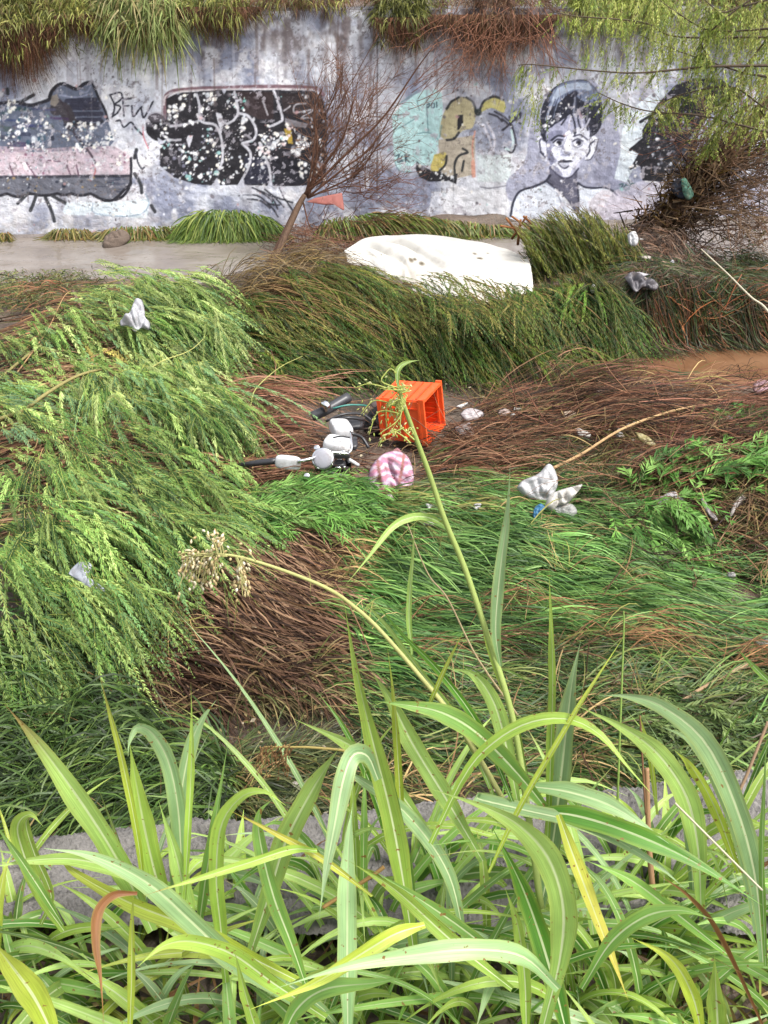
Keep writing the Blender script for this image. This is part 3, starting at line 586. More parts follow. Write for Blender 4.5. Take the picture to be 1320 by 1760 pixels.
# ------------------------------------------------------------------ blades and sprigs
def unit(a): return a/(np.linalg.norm(a, axis=-1, keepdims=True)+1e-9)
def ribbons(g, P, W, side, col, tipcol=None):
    """P (N,K,3) centre lines, W (N,K) widths, side (N,K,3) or (N,3)"""
    N, K = P.shape[:2]
    if side.ndim == 2: side = side[:, None]
    V = np.stack([P-side*W[..., None]/2, P+side*W[..., None]/2], 2).reshape(-1, 3)
    b = (np.arange(N)*K*2)[:, None]+(np.arange(K-1)*2)[None]
    q = np.stack([b, b+1, b+3, b+2], -1).reshape(-1, 4)
    c = np.repeat(col[:, None], K, 1)
    if tipcol is not None:
        t = np.linspace(0, 1, K)[None, :, None]; c = c*(1-t)+tipcol[:, None]*t
    c = np.repeat(c[:, :, None], 2, 2).reshape(-1, 3)
    g.add(V, q, None, c)
def pick(pal, n, rs=R, jit=.12):
    pal = srgb(np.array(pal, float)); i = rs.randint(len(pal), size=n); return pal[i]*(1+jit*rs.randn(n, 1)).clip(.5, 1.6)*ALB
ALB = 0.62
def sprigs(g, root, d0, L, droop, M, leafL, leafW, ang, pal, stemcol, rs=R, stemw=.004, curl=0.3, shade=None):
    N = len(root); L = np.broadcast_to(L, N); droop = np.broadcast_to(droop, N); d0 = unit(d0)
    zz = np.array([0, 0, 1.0])
    def pos(t): return root[:, None]+L[:, None, None]*(d0[:, None]*t[..., None]-zz*(droop[:, None]*t*t)[..., None])
    def tan(t): return unit(d0[:, None]-zz*(2*droop[:, None]*t)[..., None])
    K = 7; t = np.linspace(0, 1, K)[None].repeat(N, 0)
    cs = pick(stemcol, N, rs)
    T = tan(t); sd = unit(np.cross(T, FWD[None, None]+.2*rs.randn(N, 1, 3)))
    ribbons(g, pos(t), stemw*(1.2-t), sd, cs)
    lt = ((np.arange(M)+.5)/M)[None]+.3/M*rs.randn(N, M); lt = (0.06+.96*lt).clip(0, 1.0)
    base = pick(pal, N, rs, .12)
    if shade is not None: base = base*shade[:, None]
    for sgn in (-1, 1):
        P = pos(lt); T = tan(lt); up = unit(zz[None, None]*.8-FWD[None, None]*.4+.35*rs.randn(N, 1, 3)); sd = unit(np.cross(T, up))
        a = ang*(1+.25*rs.randn(N, M)); ld = unit(T*np.cos(a)[..., None]+sgn*sd*np.sin(a)[..., None]+.10*rs.randn(N, M, 3)-zz*curl*.5)
        ll = leafL*(.75+.5*rs.rand(N, M))*(1-.45*lt)*(.55+.9*np.sin(math.pi*np.clip(lt*.85+.15, 0, 1))**.5*.5)
        nrm = unit(up+.45*rs.randn(N, M, 3)); ws = unit(np.cross(ld, nrm))*leafW*.5
        tip = P+ld*ll[..., None]; mid = P+ld*ll[..., None]*.45
        V = np.stack([P, mid+ws, tip, mid-ws], 2).reshape(-1, 3)
        q = np.arange(N*M)[:, None]*4+np.arange(4)[None]
        c = base[:, None]*(1+.14*rs.randn(N, M, 1)).clip(.6, 1.5); c = np.repeat(c[:, :, None], 4, 2).reshape(-1, 3)
        g.add(V, q, None, c)
def dirpx(phi, lift=.12):
    """image angle (degrees, 0 right, 90 down) -> heading over the ground"""
    p = np.radians(phi); return np.stack([np.cos(p), -np.sin(p), np.full(np.shape(p), lift)], -1)
EXCL = [[(560, 665), (600, 650), (800, 640), (810, 770), (560, 780)], [(560, 780), (700, 765), (715, 856), (600, 862)], [(1150, 1010), (1290, 1000), (1300, 1060), (1180, 1070)], [(300, 1235), (500, 1235), (520, 1300), (330, 1320)], [(450, 690), (620, 690), (620, 840), (500, 840), (440, 805)]]
def mat(g, pg, n, phi, L, W, pal, lift=.05, arc=.08, base=.0, jit=10, wav=12, wf=1.5, K=6, rs=R, pal_tip=None, clump=.04):
    q = inpoly(pg, n, rs); w0 = q.copy(); q[:, 0] += 34*sn(w0[:, 0]*.02, w0[:, 1]*.02, 1.1, 3)+12*rs.randn(n); q[:, 1] += 22*sn(w0[:, 0]*.02, w0[:, 1]*.02, 1.3, 5)+7*rs.randn(n)
    lk = max(3, n//16); li = rs.randint(lk, size=n); q = q[li]+np.stack([11*rs.randn(n), 6*rs.randn(n)], 1); lj = rs.randn(lk)[li]; lh = rs.rand(lk)[li]; lc = rs.randn(lk)[li]
    keep = np.ones(n, bool)
    for e in EXCL: keep &= ~pip(np.array(e, float), q[:, 0], q[:, 1])
    q, lj, lh, lc = q[keep], lj[keep], lh[keep], lc[keep]; P0 = on_ground(q[:, 0], q[:, 1]); wet = TH(P0[:, 0], P0[:, 1]) > .02; q, P0, lj, lh, lc = q[wet], P0[wet], lj[wet], lh[wet], lc[wet]; n = len(q)
    ph = phi(q[:, 0], q[:, 1]) if callable(phi) else np.full(n, float(phi))
    x, y = P0[:, 0], P0[:, 1]
    ph = ph+.7*jit*rs.randn(n)+1.2*jit*lj+wav*sn(x, y, wf*2, 2)
    d = dirpx(ph, 0); L = L*(.55+.9*rs.rand(n)); t = np.linspace(0, 1, K)
    bend = np.radians(25*rs.randn(n)); dn = np.stack([-d[:, 1], d[:, 0], 0*d[:, 0]], -1)
    XY = P0[:, None]+L[:, None, None]*(d[:, None]*t[None, :, None]+dn[:, None]*(np.sin(bend)[:, None]*(t*t)[None]*.5)[..., None])
    h = base+lift*rs.rand(n)**1.5+clump*(1+sn(x, y, 7, 4))*.5+.07*lh
    XY[..., 2] = TH(XY[..., 0], XY[..., 1])+h[:, None]+(arc*L*rs.rand(n)**1.5*1.4)[:, None]*(4*t*(1-t))[None]
    w = W*(.45+1.1*rs.rand(n)**1.6)[:, None]*(1-t**3)[None]*(.6+.4*np.minimum(1, t*5))[None]
    T = unit(np.gradient(XY, axis=1)); nr = unit(np.array([0, -.45, .9])+.45*rs.randn(n, 1, 3)); sd = unit(np.cross(T, nr))
    shade = 1+.26*sn(x, y, 3.2, 1)+.20*sn(x, y, 9, 3)
    c = pick(pal, n, rs, .14)*(1+.22*lc)[:, None].clip(.45, 1.7)*shade[:, None].clip(.5, 1.5)
    ribbons(g, XY, w, sd, c, None if pal_tip is None else pick(pal_tip, n, rs))
def stuff(name, label, g, m, parent=None):
    o = g.build(name, m, parent); tag(o, label, None, None, 'stuff'); return o

# flattened green grass, front right
g = Geo()
f1 = lambda u, v: np.interp(u, [560, 750, 1000, 1200, 1320], [38, 26, 18, 8, -4])+np.where(v > 1110, -12, 0)
GA = [(590, 905), (700, 862), (900, 850), (1100, 905), (1200, 960), (1330, 1000), (1330, 1120), (900, 1120), (600, 1180), (560, 1100), (600, 1050)]
mat(g, GA, 17000, f1, .42, .0085, [(88, 132, 58), (112, 156, 78), (60, 98, 40), (134, 172, 90), (76, 116, 56), (104, 142, 62)], lift=.07, arc=.16, jit=6, wav=9, K=7)
mat(g, [(600, 880), (720, 850), (900, 860), (800, 900), (640, 960)], 1500, 25, .35, .008, [(120, 122, 62), (150, 146, 80), (84, 104, 44)], lift=.08, arc=.15)
GB = [(560, 1180), (640, 1120), (900, 1110), (1330, 1110), (1330, 1380), (900, 1400), (600, 1290)]
mat(g, GB, 11000, lambda u, v: np.interp(u, [560, 900, 1320], [14, 4, -6]), .34, .007, [(74, 106, 46), (100, 128, 58), (50, 78, 34), (124, 134, 70), (62, 94, 44), (96, 84, 50)], lift=.07, arc=.15, jit=16, wav=16, K=6)
mat(g, [(630, 870), (800, 800), (1000, 810), (1180, 890), (900, 880), (700, 890)], 3600, -6, .34, .007, [(76, 104, 42), (104, 124, 58), (52, 74, 30), (126, 118, 66)], lift=.08, arc=.16, jit=14)
mat(g, [(1080, 1000), (1330, 1000), (1330, 1110), (1100, 1090)], 1300, 20, .3, .007, [(88, 116, 62), (118, 132, 80), (60, 88, 46)], lift=.04, arc=.1, jit=22)
stuff('flattened_grass', 'green grass combed flat by the flood', g, M_grass)
# dark long grass lower left
g = Geo()
mat(g, [(-20, 1150), (170, 1180), (300, 1290), (430, 1400), (430, 1450), (-20, 1470)], 5200, lambda u, v: 152+20*np.sin(u/60), .38, .009, [(56, 82, 32), (78, 106, 44), (42, 60, 24), (100, 124, 56), (64, 88, 42)], lift=.16, arc=.35, jit=24, wav=20, K=7, clump=.08)
mat(g, [(380, 1320), (620, 1290), (640, 1420), (400, 1430)], 1500, 8, .3, .007, [(84, 98, 52), (112, 116, 70), (60, 74, 38)], lift=.05, arc=.15, jit=25)
mat(g, [(260, 1190), (560, 1190), (600, 1300), (540, 1400), (300, 1330)], 700, 5, .22, .006, [(90, 100, 58), (120, 116, 76), (86, 72, 54)], lift=.02, arc=.1, jit=30)
stuff('long_dark_grass', 'dark green flattened grass at the foot of the near wall', g, M_grass)
# brown reeds, centre left
g = Geo()
PB = [(96, 70, 54), (128, 98, 78), (68, 48, 38), (156, 126, 98), (110, 82, 58), (50, 36, 28)]
mat(g, [(160, 1110), (330, 1010), (420, 925), (560, 940), (575, 1050), (535, 1180), (390, 1220), (170, 1200)], 8500, lambda u, v: np.interp(u, [170, 600], [30, 40]), .34, .010, PB, lift=.09, arc=.10, jit=8, wav=10, K=5)
mat(g, [(430, 930), (520, 895), (620, 905), (640, 960), (560, 985)], 1500, lambda u, v: np.interp(u, [430, 640], [-16, 35]), .3, .007, [(170, 128, 92), (196, 164, 116), (140, 104, 70), (150, 142, 84)], lift=.07, arc=.2)
mat(g, [(380, 1180), (560, 1150), (600, 1230), (420, 1240)], 600, 10, .25, .006, [(150, 134, 92), (110, 96, 66), (96, 104, 60)], lift=.06, arc=.2, jit=25)
stuff('flattened_reeds', 'brown dead reeds combed downhill beside the green grass', g, M_reed)
# red brown root and reed mat
g = Geo()
PE = [(92, 60, 42), (120, 80, 58), (58, 40, 30), (146, 110, 84), (100, 66, 46), (38, 28, 22), (74, 62, 40)]
mat(g, [(400, 690), (640, 690), (800, 655), (940, 650), (1100, 700), (1330, 705), (1330, 880), (1150, 880), (1000, 830), (820, 850), (640, 850), (430, 850)], 7000, lambda u, v: np.interp(u, [400, 700, 900, 1320], [-6, -10, -14, -6]), .55, .0065, PE, lift=.14, arc=.14, jit=13, wav=12, K=7, clump=.10)
mat(g, [(400, 690), (640, 690), (720, 760), (600, 850), (400, 850)], 1200, -10, .6, .011, [(176, 130, 106), (150, 104, 84), (126, 82, 62)], lift=.12, arc=.1, jit=14, K=7)
mat(g, [(640, 680), (900, 660), (1330, 710), (1330, 800), (900, 800), (660, 780)], 400, -9, 1.1, .008, [(132, 84, 70), (160, 112, 92), (100, 60, 48)], lift=.14, arc=.06, jit=7, K=9)
mat(g, [(1150, 850), (1330, 840), (1330, 1000), (1200, 960), (1100, 930)], 2200, 14, .35, .007, [(92, 68, 48), (124, 94, 68), (60, 44, 32), (134, 116, 74), (70, 74, 40)], lift=.12, arc=.2, jit=26)
mat(g, [(680, 1110), (900, 1070), (1250, 1110), (1280, 1190), (1000, 1150), (720, 1160)], 700, lambda u, v: np.interp(u, [700, 950, 1280], [-10, 10, 14]), .4, .006, [(160, 120, 82), (128, 92, 62), (100, 74, 50)], lift=.12, arc=.2, jit=18)
stuff('root_mat', 'tangled red brown reeds and roots left in the middle of the riverbed', g, M_reed)
g = Geo()
ALLP = [(-20, 640), (300, 640), (500, 680), (900, 660), (1330, 700), (1330, 1400), (-20, 1440)]
mat(g, ALLP, 2000, 10, .3, .006, [(120, 92, 62), (150, 124, 84), (84, 62, 44), (130, 128, 70), (96, 104, 52), (170, 146, 100)], lift=.16, arc=.25, jit=45, wav=40, clump=.10)
mat(g, [(480, 660), (1330, 650), (1330, 900), (640, 880)], 1500, -10, .22, .006, [(90, 84, 44), (70, 66, 36), (140, 116, 80), (60, 40, 30)], lift=.16, arc=.3, jit=60, wav=40, clump=.10)
stuff('mixed_straw', 'stray broken straws and stems strewn over the grass and reeds', g, M_reed)
g = Geo(); n = 5200; q = inpoly(ALLP, n); P = on_ground(q[:, 0], q[:, 1], .03+.10*R.rand()); P[:, 2] += .10*R.rand(n); L = .012+.03*R.rand(n); d = unit(R.randn(n, 3)*np.array([1, 1, .4])); sd_ = unit(np.cross(d, R.randn(n, 3)+np.array([0, 0, 1.5])))*(L*.28)[:, None]
V = np.stack([P, P+d*L[:, None]*.5+sd_, P+d*L[:, None], P+d*L[:, None]*.5-sd_], 1).reshape(-1, 3); cc_ = np.repeat(pick([(120, 96, 62), (90, 66, 44), (150, 134, 92), (104, 110, 56), (190, 176, 150)], n), 4, 0)
g.add(V, np.arange(n)[:, None]*4+np.arange(4)[None], None, cc_); stuff('leaf_litter', 'small dead leaves and chips washed over the mats', g, M_reed)
g = Geo()
mat(g, [(-20, 540), (150, 530), (300, 600), (420, 650), (440, 860), (300, 950), (-20, 950)], 6500, lambda u, v: -3+0*u, .6, .011, [(150, 110, 82), (180, 146, 112), (98, 70, 52), (124, 90, 66), (74, 52, 38), (136, 130, 80)], lift=.08, arc=.05, jit=9, wav=6, K=7)
mat(g, [(40, 520), (150, 530), (120, 620), (20, 640)], 160, 150, .35, .008, [(176, 120, 90), (140, 96, 70)], lift=.12, arc=.2, jit=25)
stuff('fallen_reeds', 'pale red reeds lying flat under the fallen willow', g, M_reed)
# low growth at the water edge
g = Geo()
mat(g, [(-30, 490), (150, 480), (160, 520), (80, 545), (-30, 560)], 2800, -60, .10, .010, [(96, 106, 58), (120, 124, 70), (66, 78, 40), (110, 90, 60)], lift=.08, arc=.3, jit=60, K=4)
mat(g, [(380, 480), (560, 430), (620, 450), (600, 500), (430, 540)], 1500, 4, .4, .006, [(120, 96, 58), (146, 122, 74), (92, 78, 44), (84, 66, 44)], lift=.10, arc=.25, jit=16, K=6)
mat(g, [(0, 520), (420, 480), (560, 500), (500, 600), (0, 640)], 1500, 10, .3, .007, [(110, 104, 64), (84, 92, 46), (130, 96, 68)], lift=.06, arc=.2, jit=40, K=5)
stuff('waterside_weeds', 'low olive weeds on the near shore of the river', g, M_grass)
g = Geo()
PH2 = [(50, 66, 30), (74, 90, 40), (84, 62, 42), (108, 78, 50), (36, 46, 24), (62, 80, 36)]
mat(g, [(1050, 470), (1330, 455), (1330, 625), (1010, 625), (980, 560)], 6500, lambda u, v: np.interp(v, [450, 620], [34, 4]), .3, .007, PH2, lift=.10, arc=.15, jit=20, wav=16, K=6, clump=.10)
mat(g, [(1100, 530), (1330, 530), (1330, 600), (1180, 600)], 420, 14, .4, .008, [(150, 90, 54), (124, 72, 44), (176, 118, 76)], lift=.14, arc=.2, jit=18)
mat(g, [(1070, 390), (1250, 400), (1260, 510), (1080, 500)], 1800, 40, .18, .010, [(124, 92, 72), (96, 70, 54), (150, 124, 104), (70, 52, 42)], lift=.10, arc=.2, jit=70, K=4)
mat(g, [(1180, 455), (1330, 445), (1330, 520), (1200, 520)], 1400, 60, .16, .012, [(64, 84, 48), (88, 108, 62), (48, 60, 36)], lift=.12, arc=.2, jit=60, K=4)
stuff('debris_slope', 'dark mixed weeds and flood litter behind the brown pool', g, M_grass)

# the banks carry on the same way beyond both sides of the view
g = Geo()
for x0, x1 in ((-1000, -30), (1340, 2350)):
    mat(g, [(x0, 700), (x1, 700), (x1, 1380), (x0, 1380)], 6000, 15, .45, .010, [(88, 132, 58), (60, 98, 40), (112, 150, 72), (110, 80, 52), (134, 130, 70)], lift=.12, arc=.2, jit=16)
    mat(g, [(x0, 500), (x1, 500), (x1, 720), (x0, 720)], 3500, -8, .5, .009, PE+[(84, 100, 46)], lift=.12, arc=.15, jit=16)
stuff('outer_grass', 'flattened grass and reeds continuing past both sides of the view', g, M_grass)

# ------------------------------------------------------------------ fallen willows
def branch(path, zs, r0, r1, col, parent, name='branch'):
    n = len(path); z = np.interp(np.linspace(0, 1, n), np.linspace(0, 1, len(zs)), zs)
    P = np.array([at_z(p[0], p[1], zz+.07)[0] for p, zz in zip(path, z)])
    g = Geo(); g.tube(P, [r0, r1], srgb(col)*ALB*pr.uniform(.85, 1.1), 6, n*5); g.build(name, M_bark, parent)
    return spline(P, 30)
def leafy(g, pg, n, zr, phi, L, droop, M, lL, lW, ang, pal, stem=[(150, 160, 90)], lift=(.0, .25), follow=True, curl=.3, cl=6, sp=13):
    m = max(4, n//cl); qc = inpoly(pg, m); i = R.randint(m, size=n); q = qc[i]+np.stack([sp*R.randn(n), sp*.55*R.randn(n)], 1); hc = R.rand(m)[i]; h = zr[0]+(zr[1]-zr[0])*(.75*hc+.25*R.rand(n))
    P = on_ground(q[:, 0], q[:, 1], (zr[0]+zr[1])/2); P[:, 2] = TH(P[:, 0], P[:, 1])+h
    ph = (phi(q[:, 0], q[:, 1]) if callable(phi) else phi)+15*R.randn(m)[i]+11*R.randn(n)
    d = dirpx(ph, 0); lf = R.rand(m)[i]*.7+.3*R.rand(n); d[:, 2] = lift[0]+(lift[1]-lift[0])*lf; Lm = (.65+.7*R.rand(m))[i]
    sh_ = (.95+.32*R.randn(m)).clip(.4, 1.5)[i]
    sprigs(g, P, d, L*Lm*(.75+.5*R.rand(n)), droop*(.6+.8*R.rand(n)), M, lL, lW, ang, pal, stem, curl=curl, shade=sh_)
W1 = thing('fallen_willow', 'bright green willow toppled by the flood, filling the left of the riverbed', 'tree', on_ground(60, 760)[0])
BC = (150, 140, 84)
b1 = branch([(-60, 745), (0, 720), (40, 706), (75, 680), (125, 650), (175, 635), (250, 630), (330, 632), (400, 660), (450, 720)], [.35, .6, .6, .45], .020, .004, BC, W1)
b2 = branch([(-40, 690), (0, 650), (75, 590), (140, 553), (190, 515), (240, 482), (330, 474), (390, 490)], [.35, .55, .7, .6], .014, .004, BC, W1)
b3 = branch([(135, 553), (175, 580), (215, 597), (260, 640), (300, 700)], [.5, .5, .4], .010, .003, (170, 160, 100), W1)
branch([(125, 500), (140, 530), (150, 560), (152, 600)], [.62, .55, .4], .014, .008, (140, 110, 90), W1)
branch([(30, 640), (80, 570), (110, 510), (128, 498)], [.45, .6, .62], .007, .003, (176, 140, 96), W1)
branch([(0, 880), (70, 905), (130, 930), (200, 965), (250, 1010)], [.4, .5, .45], .014, .004, (130, 120, 70), W1)
branch([(80, 840), (95, 890), (110, 930), (128, 960)], [.5, .5, .45], .012, .005, (110, 96, 60), W1)
branch([(-30, 1010), (40, 1020), (110, 1060), (190, 1100)], [.4, .5, .4], .014, .004, (130, 120, 70), W1)
branch([(250, 640), (280, 620), (330, 600), (370, 560)], [.6, .7, .65], .006, .002, (190, 190, 110), W1)
branch([(430, 700), (440, 668), (480, 632), (520, 612)], [.5, .6, .6], .005, .002, (190, 190, 110), W1)
PL = [(140, 172, 88), (166, 192, 108), (102, 140, 62), (184, 202, 126), (76, 112, 46), (130, 170, 112)]
PLd = [(100, 138, 62), (124, 160, 78), (66, 100, 42), (148, 180, 96), (106, 144, 84)]
g = Geo(); st = [(170, 180, 90), (186, 190, 100)]
leafy(g, [(140, 480), (220, 470), (300, 468), (360, 490), (370, 560), (310, 590), (190, 580), (130, 530)], 330, (.15, .42), lambda u, v: np.interp(u, [130, 400], [15, 50]), .42, .45, 26, .055, .0085, .5, PL, st)
leafy(g, [(270, 470), (350, 490), (385, 580), (350, 640), (250, 590)], 260, (.12, .35), 42, .45, .55, 26, .055, .0085, .45, PL, st)
leafy(g, [(110, 650), (220, 615), (320, 620), (385, 670), (370, 730), (290, 710), (170, 690)], 420, (.22, .42), lambda u, v: np.interp(u, [140, 400], [72, 42]), .56, .68, 38, .058, .008, .36, PL, st)
leafy(g, [(200, 700), (360, 700), (370, 780), (250, 780)], 150, (.1, .2), 60, .45, .5, 28, .055, .009, .42, PLd, st)
leafy(g, [(20, 840), (200, 800), (330, 830), (420, 870), (420, 930), (250, 940), (0, 930)], 270, (.10, .34), lambda u, v: np.interp(u, [0, 420], [55, 30]), .45, .5, 28, .05, .009, .5, PLd, st)
leafy(g, [(-10, 900), (200, 930), (330, 980), (250, 1040), (150, 1090), (60, 1140), (-10, 1120)], 300, (.14, .40), lambda u, v: np.interp(u, [0, 300], [25, 40]), .42, .5, 26, .045, .009, .55, PLd, st)
leafy(g, [(-20, 560), (50, 560), (70, 620), (-20, 650)], 60, (.1, .3), 40, .4, .5, 26, .055, .009, .5, PL, st)
leafy(g, [(-10, 630), (100, 640), (120, 690), (40, 740), (-10, 760)], 70, (.1, .3), 25, .3, .3, 18, .045, .010, .7, [(132, 172, 120), (110, 150, 84), (160, 190, 130)], st)
leafy(g, [(-20, 1110), (80, 1120), (110, 1180), (60, 1210), (-20, 1190)], 70, (.15, .3), 55, .32, .4, 22, .045, .009, .6, PLd, st)
leafy(g, [(120, 580), (260, 560), (300, 620), (160, 640)], 90, (.05, .25), 60, .3, .4, 20, .05, .009, .6, PL+[(196, 180, 96)], st)
leafy(g, [(60, 740), (220, 720), (250, 830), (60, 840)], 60, (.1, .3), 60, .35, .4, 20, .05, .009, .6, PLd, st)
leafy(g, [(300, 960), (420, 930), (430, 1000), (330, 1020)], 40, (.0, .15), 60, .3, .4, 20, .05, .011, .5, PLd, st)
leafy(g, [(150, 630), (260, 612), (340, 625), (400, 680), (360, 700), (240, 660)], 120, (.34, .46), lambda u, v: np.interp(u, [150, 400], [70, 38]), .78, .7, 52, .055, .007, .34, PL, st, cl=4, sp=10)
leafy(g, [(160, 490), (300, 470), (370, 510), (360, 560), (200, 540)], 90, (.3, .46), 40, .62, .6, 44, .055, .007, .34, PL, st, cl=4, sp=10)
leafy(g, [(20, 860), (160, 830), (300, 850), (360, 900), (200, 920), (20, 930)], 110, (.25, .42), lambda u, v: np.interp(u, [0, 360], [62, 40]), .65, .6, 44, .05, .008, .4, PLd+PL[:2], st, cl=4, sp=12)
leafy(g, [(0, 960), (140, 980), (240, 1010), (160, 1060), (0, 1060)], 90, (.25, .42), 48, .55, .6, 40, .045, .008, .45, PLd+PL[:2], st, cl=4, sp=12)
leafy(g, [(-20, 1080), (100, 1100), (60, 1160), (-20, 1150)], 30, (.2, .36), 60, .4, .6, 30, .045, .008, .5, PLd, st, cl=3, sp=12)
leafy(g, [(-20, 740), (120, 720), (330, 760), (430, 820), (420, 880), (200, 840), (-20, 860)], 220, (.12, .34), lambda u, v: np.interp(u, [0, 420], [50, 34]), .5, .55, 34, .05, .008, .45, PLd+PL[:2], st, cl=5, sp=13)
leafy(g, [(-30, 600), (140, 590), (170, 650), (120, 700), (-30, 740)], 150, (.12, .34), lambda u, v: 35, .42, .45, 28, .05, .008, .5, PL, st, cl=5, sp=13)
leafy(g, [(60, 520), (150, 510), (170, 580), (60, 600)], 70, (.12, .3), 40, .4, .4, 26, .05, .008, .5, PL, st, cl=4)
g.build('foliage', M_leaf, W1)

W2 = thing('fallen_willow', 'dark olive willow flattened into a mound, the white sheet lying over its top', 'tree', on_ground(760, 600)[0])
PM = [(66, 106, 34), (92, 130, 44), (44, 76, 26), (118, 144, 52), (128, 130, 56), (54, 94, 34)]
PMt = [(150, 148, 72), (168, 160, 84), (122, 138, 58), (100, 122, 46)]
g = Geo(); sb = [(120, 100, 60), (96, 84, 44), (140, 118, 70)]
MOU = [(400, 560), (420, 505), (550, 450), (650, 470), (720, 505), (900, 500), (1000, 450), (1070, 540), (1000, 610), (800, 620), (620, 620), (480, 640)]
leafy(g, MOU, 2600, (.0, .26), lambda u, v: np.interp(u, [400, 700, 1050], [24, 45, 72]), .62, .48, 30, .07, .0055, .24, PM, sb, lift=(0, .3), curl=.5, cl=9, sp=12)
leafy(g, [(420, 520), (560, 462), (650, 482), (720, 515), (700, 545), (520, 540), (430, 570)], 420, (.15, .28), lambda u, v: np.interp(u, [420, 720], [10, 40]), .55, .4, 26, .07, .0055, .2, PMt, sb, curl=.5)
leafy(g, [(400, 600), (520, 560), (700, 590), (720, 620), (600, 630), (430, 650)], 300, (.06, .2), 28, .5, .4, 26, .07, .006, .22, PM+[(96, 124, 60)], sb, curl=.5)
leafy(g, [(720, 520), (800, 535), (900, 525), (960, 500), (1000, 560), (800, 580)], 260, (.15, .34), lambda u, v: np.interp(u, [720, 1000], [55, 75]), .42, .5, 24, .06, .006, .25, PM+[(104, 124, 48)], sb, lift=(.1, .5), curl=.5)
for k in range(60):
    u0 = 430+R.rand()*600; v0 = 470+R.rand()*90+(.15*max(0, u0-750))
    P = on_ground([u0], [v0], .25)[0]; a = np.radians(np.interp(u0, [400, 1000], [15, 60])+12*R.randn()); L = .5+.5*R.rand()
    pts = [P+np.array([math.cos(a)*L*t, -math.sin(a)*L*t, .12*t-.55*L*t*t]) for t in np.linspace(0, 1, 5)]
    gg = Geo(); gg.tube(pts, [.006, .002], srgb((142, 112, 66))*ALB, 4, 8); gg.build('branch', M_bark, W2)
g.build('foliage', M_leaf, W2)
# crest of twigs at its left end
g = Geo()
for k in range(260):
    u0, v0 = 400+R.rand()*120, 500+R.rand()*60; P = on_ground([u0], [v0], .12)[0]; L = .5+R.rand()*.6; a = np.radians(-8+14*R.randn())
    pts = [P+np.array([math.cos(a)*L*t, -math.sin(a)*L*t, .45*L*t-.6*L*t*t+.05*R.rand()]) for t in np.linspace(0, 1, 4)]
    g.tube(pts, [.004, .002], srgb([(140, 104, 62), (110, 78, 50), (160, 132, 80)][k % 3])*ALB, 3, 6)
g.build('twigs', M_bark, W2)

W3 = thing('willow_sapling', 'green willow sapling bent over beside the white sheet and in front of the portrait', 'tree', on_ground(980, 470)[0])
g = Geo()
PG = [(100, 120, 44), (128, 144, 56), (72, 92, 34), (146, 150, 66), (58, 80, 30)]
def airy(g, pg, n, y, phi, L, droop, M, lL, lW, ang, pal, stem, yj=.3, curl=.4, dy=-.3):
    q = inpoly(pg, n); P = at_y(q[:, 0], q[:, 1], y+yj*(R.rand(n)-.5)); ph = np.radians((phi(q[:, 0], q[:, 1]) if callable(phi) else phi)+16*R.randn(n))
    d = np.stack([np.cos(ph), dy+.25*R.randn(n), -np.sin(ph)], -1); sprigs(g, P, d, L*(.6+.8*R.rand(n)), droop*(.6+.8*R.rand(n)), M, lL, lW, ang, pal, stem, curl=curl)
airy(g, [(880, 385), (950, 352), (1010, 352), (1080, 385), (1110, 450), (1080, 500), (1000, 500), (900, 500)], 1200, 11.0, lambda u, v: np.interp(u, [890, 1100], [30, 65]), .44, .35, 22, .07, .007, .28, PG, sb, yj=.7)
airy(g, [(890, 480), (1000, 460), (1070, 500), (1030, 580), (900, 560)], 600, 10.4, 60, .4, .3, 22, .07, .007, .28, PG+PM, sb, yj=.6)
g.build('foliage', M_leaf, W3)
for pth in ([(1000, 560), (960, 470), (930, 410), (900, 380)], [(1000, 560), (1000, 470), (990, 400), (975, 372)], [(1010, 560), (1040, 480), (1060, 410)]):
    gg = Geo(); gg.tube(at_y([p[0] for p in pth], [p[1] for p in pth], 10.8), [.018, .006], srgb((96, 76, 50))*ALB, 5, 14); gg.build('branch', M_bark, W3)
# dark canopy sticking out of the water edge: cut canes
cc = thing('cane_stump', 'broken orange brown canes standing in front of the portrait shoulder', 'plant', at_y(905, 420, 11.6)[0])
for a, b in (((880, 372), (935, 412)), ((870, 375), (905, 420)), ((895, 378), (890, 420)), ((905, 372), (880, 410)), ((860, 388), (930, 400)), ((900, 372), (925, 395))):
    gg = Geo(); gg.tube([at_y(a[0], a[1], 11.5)[0], at_y(b[0], b[1], 11.7)[0]], [.012, .016], srgb((176, 120, 78))*ALB, 6, 5); gg.build('cane', M_reed, cc)

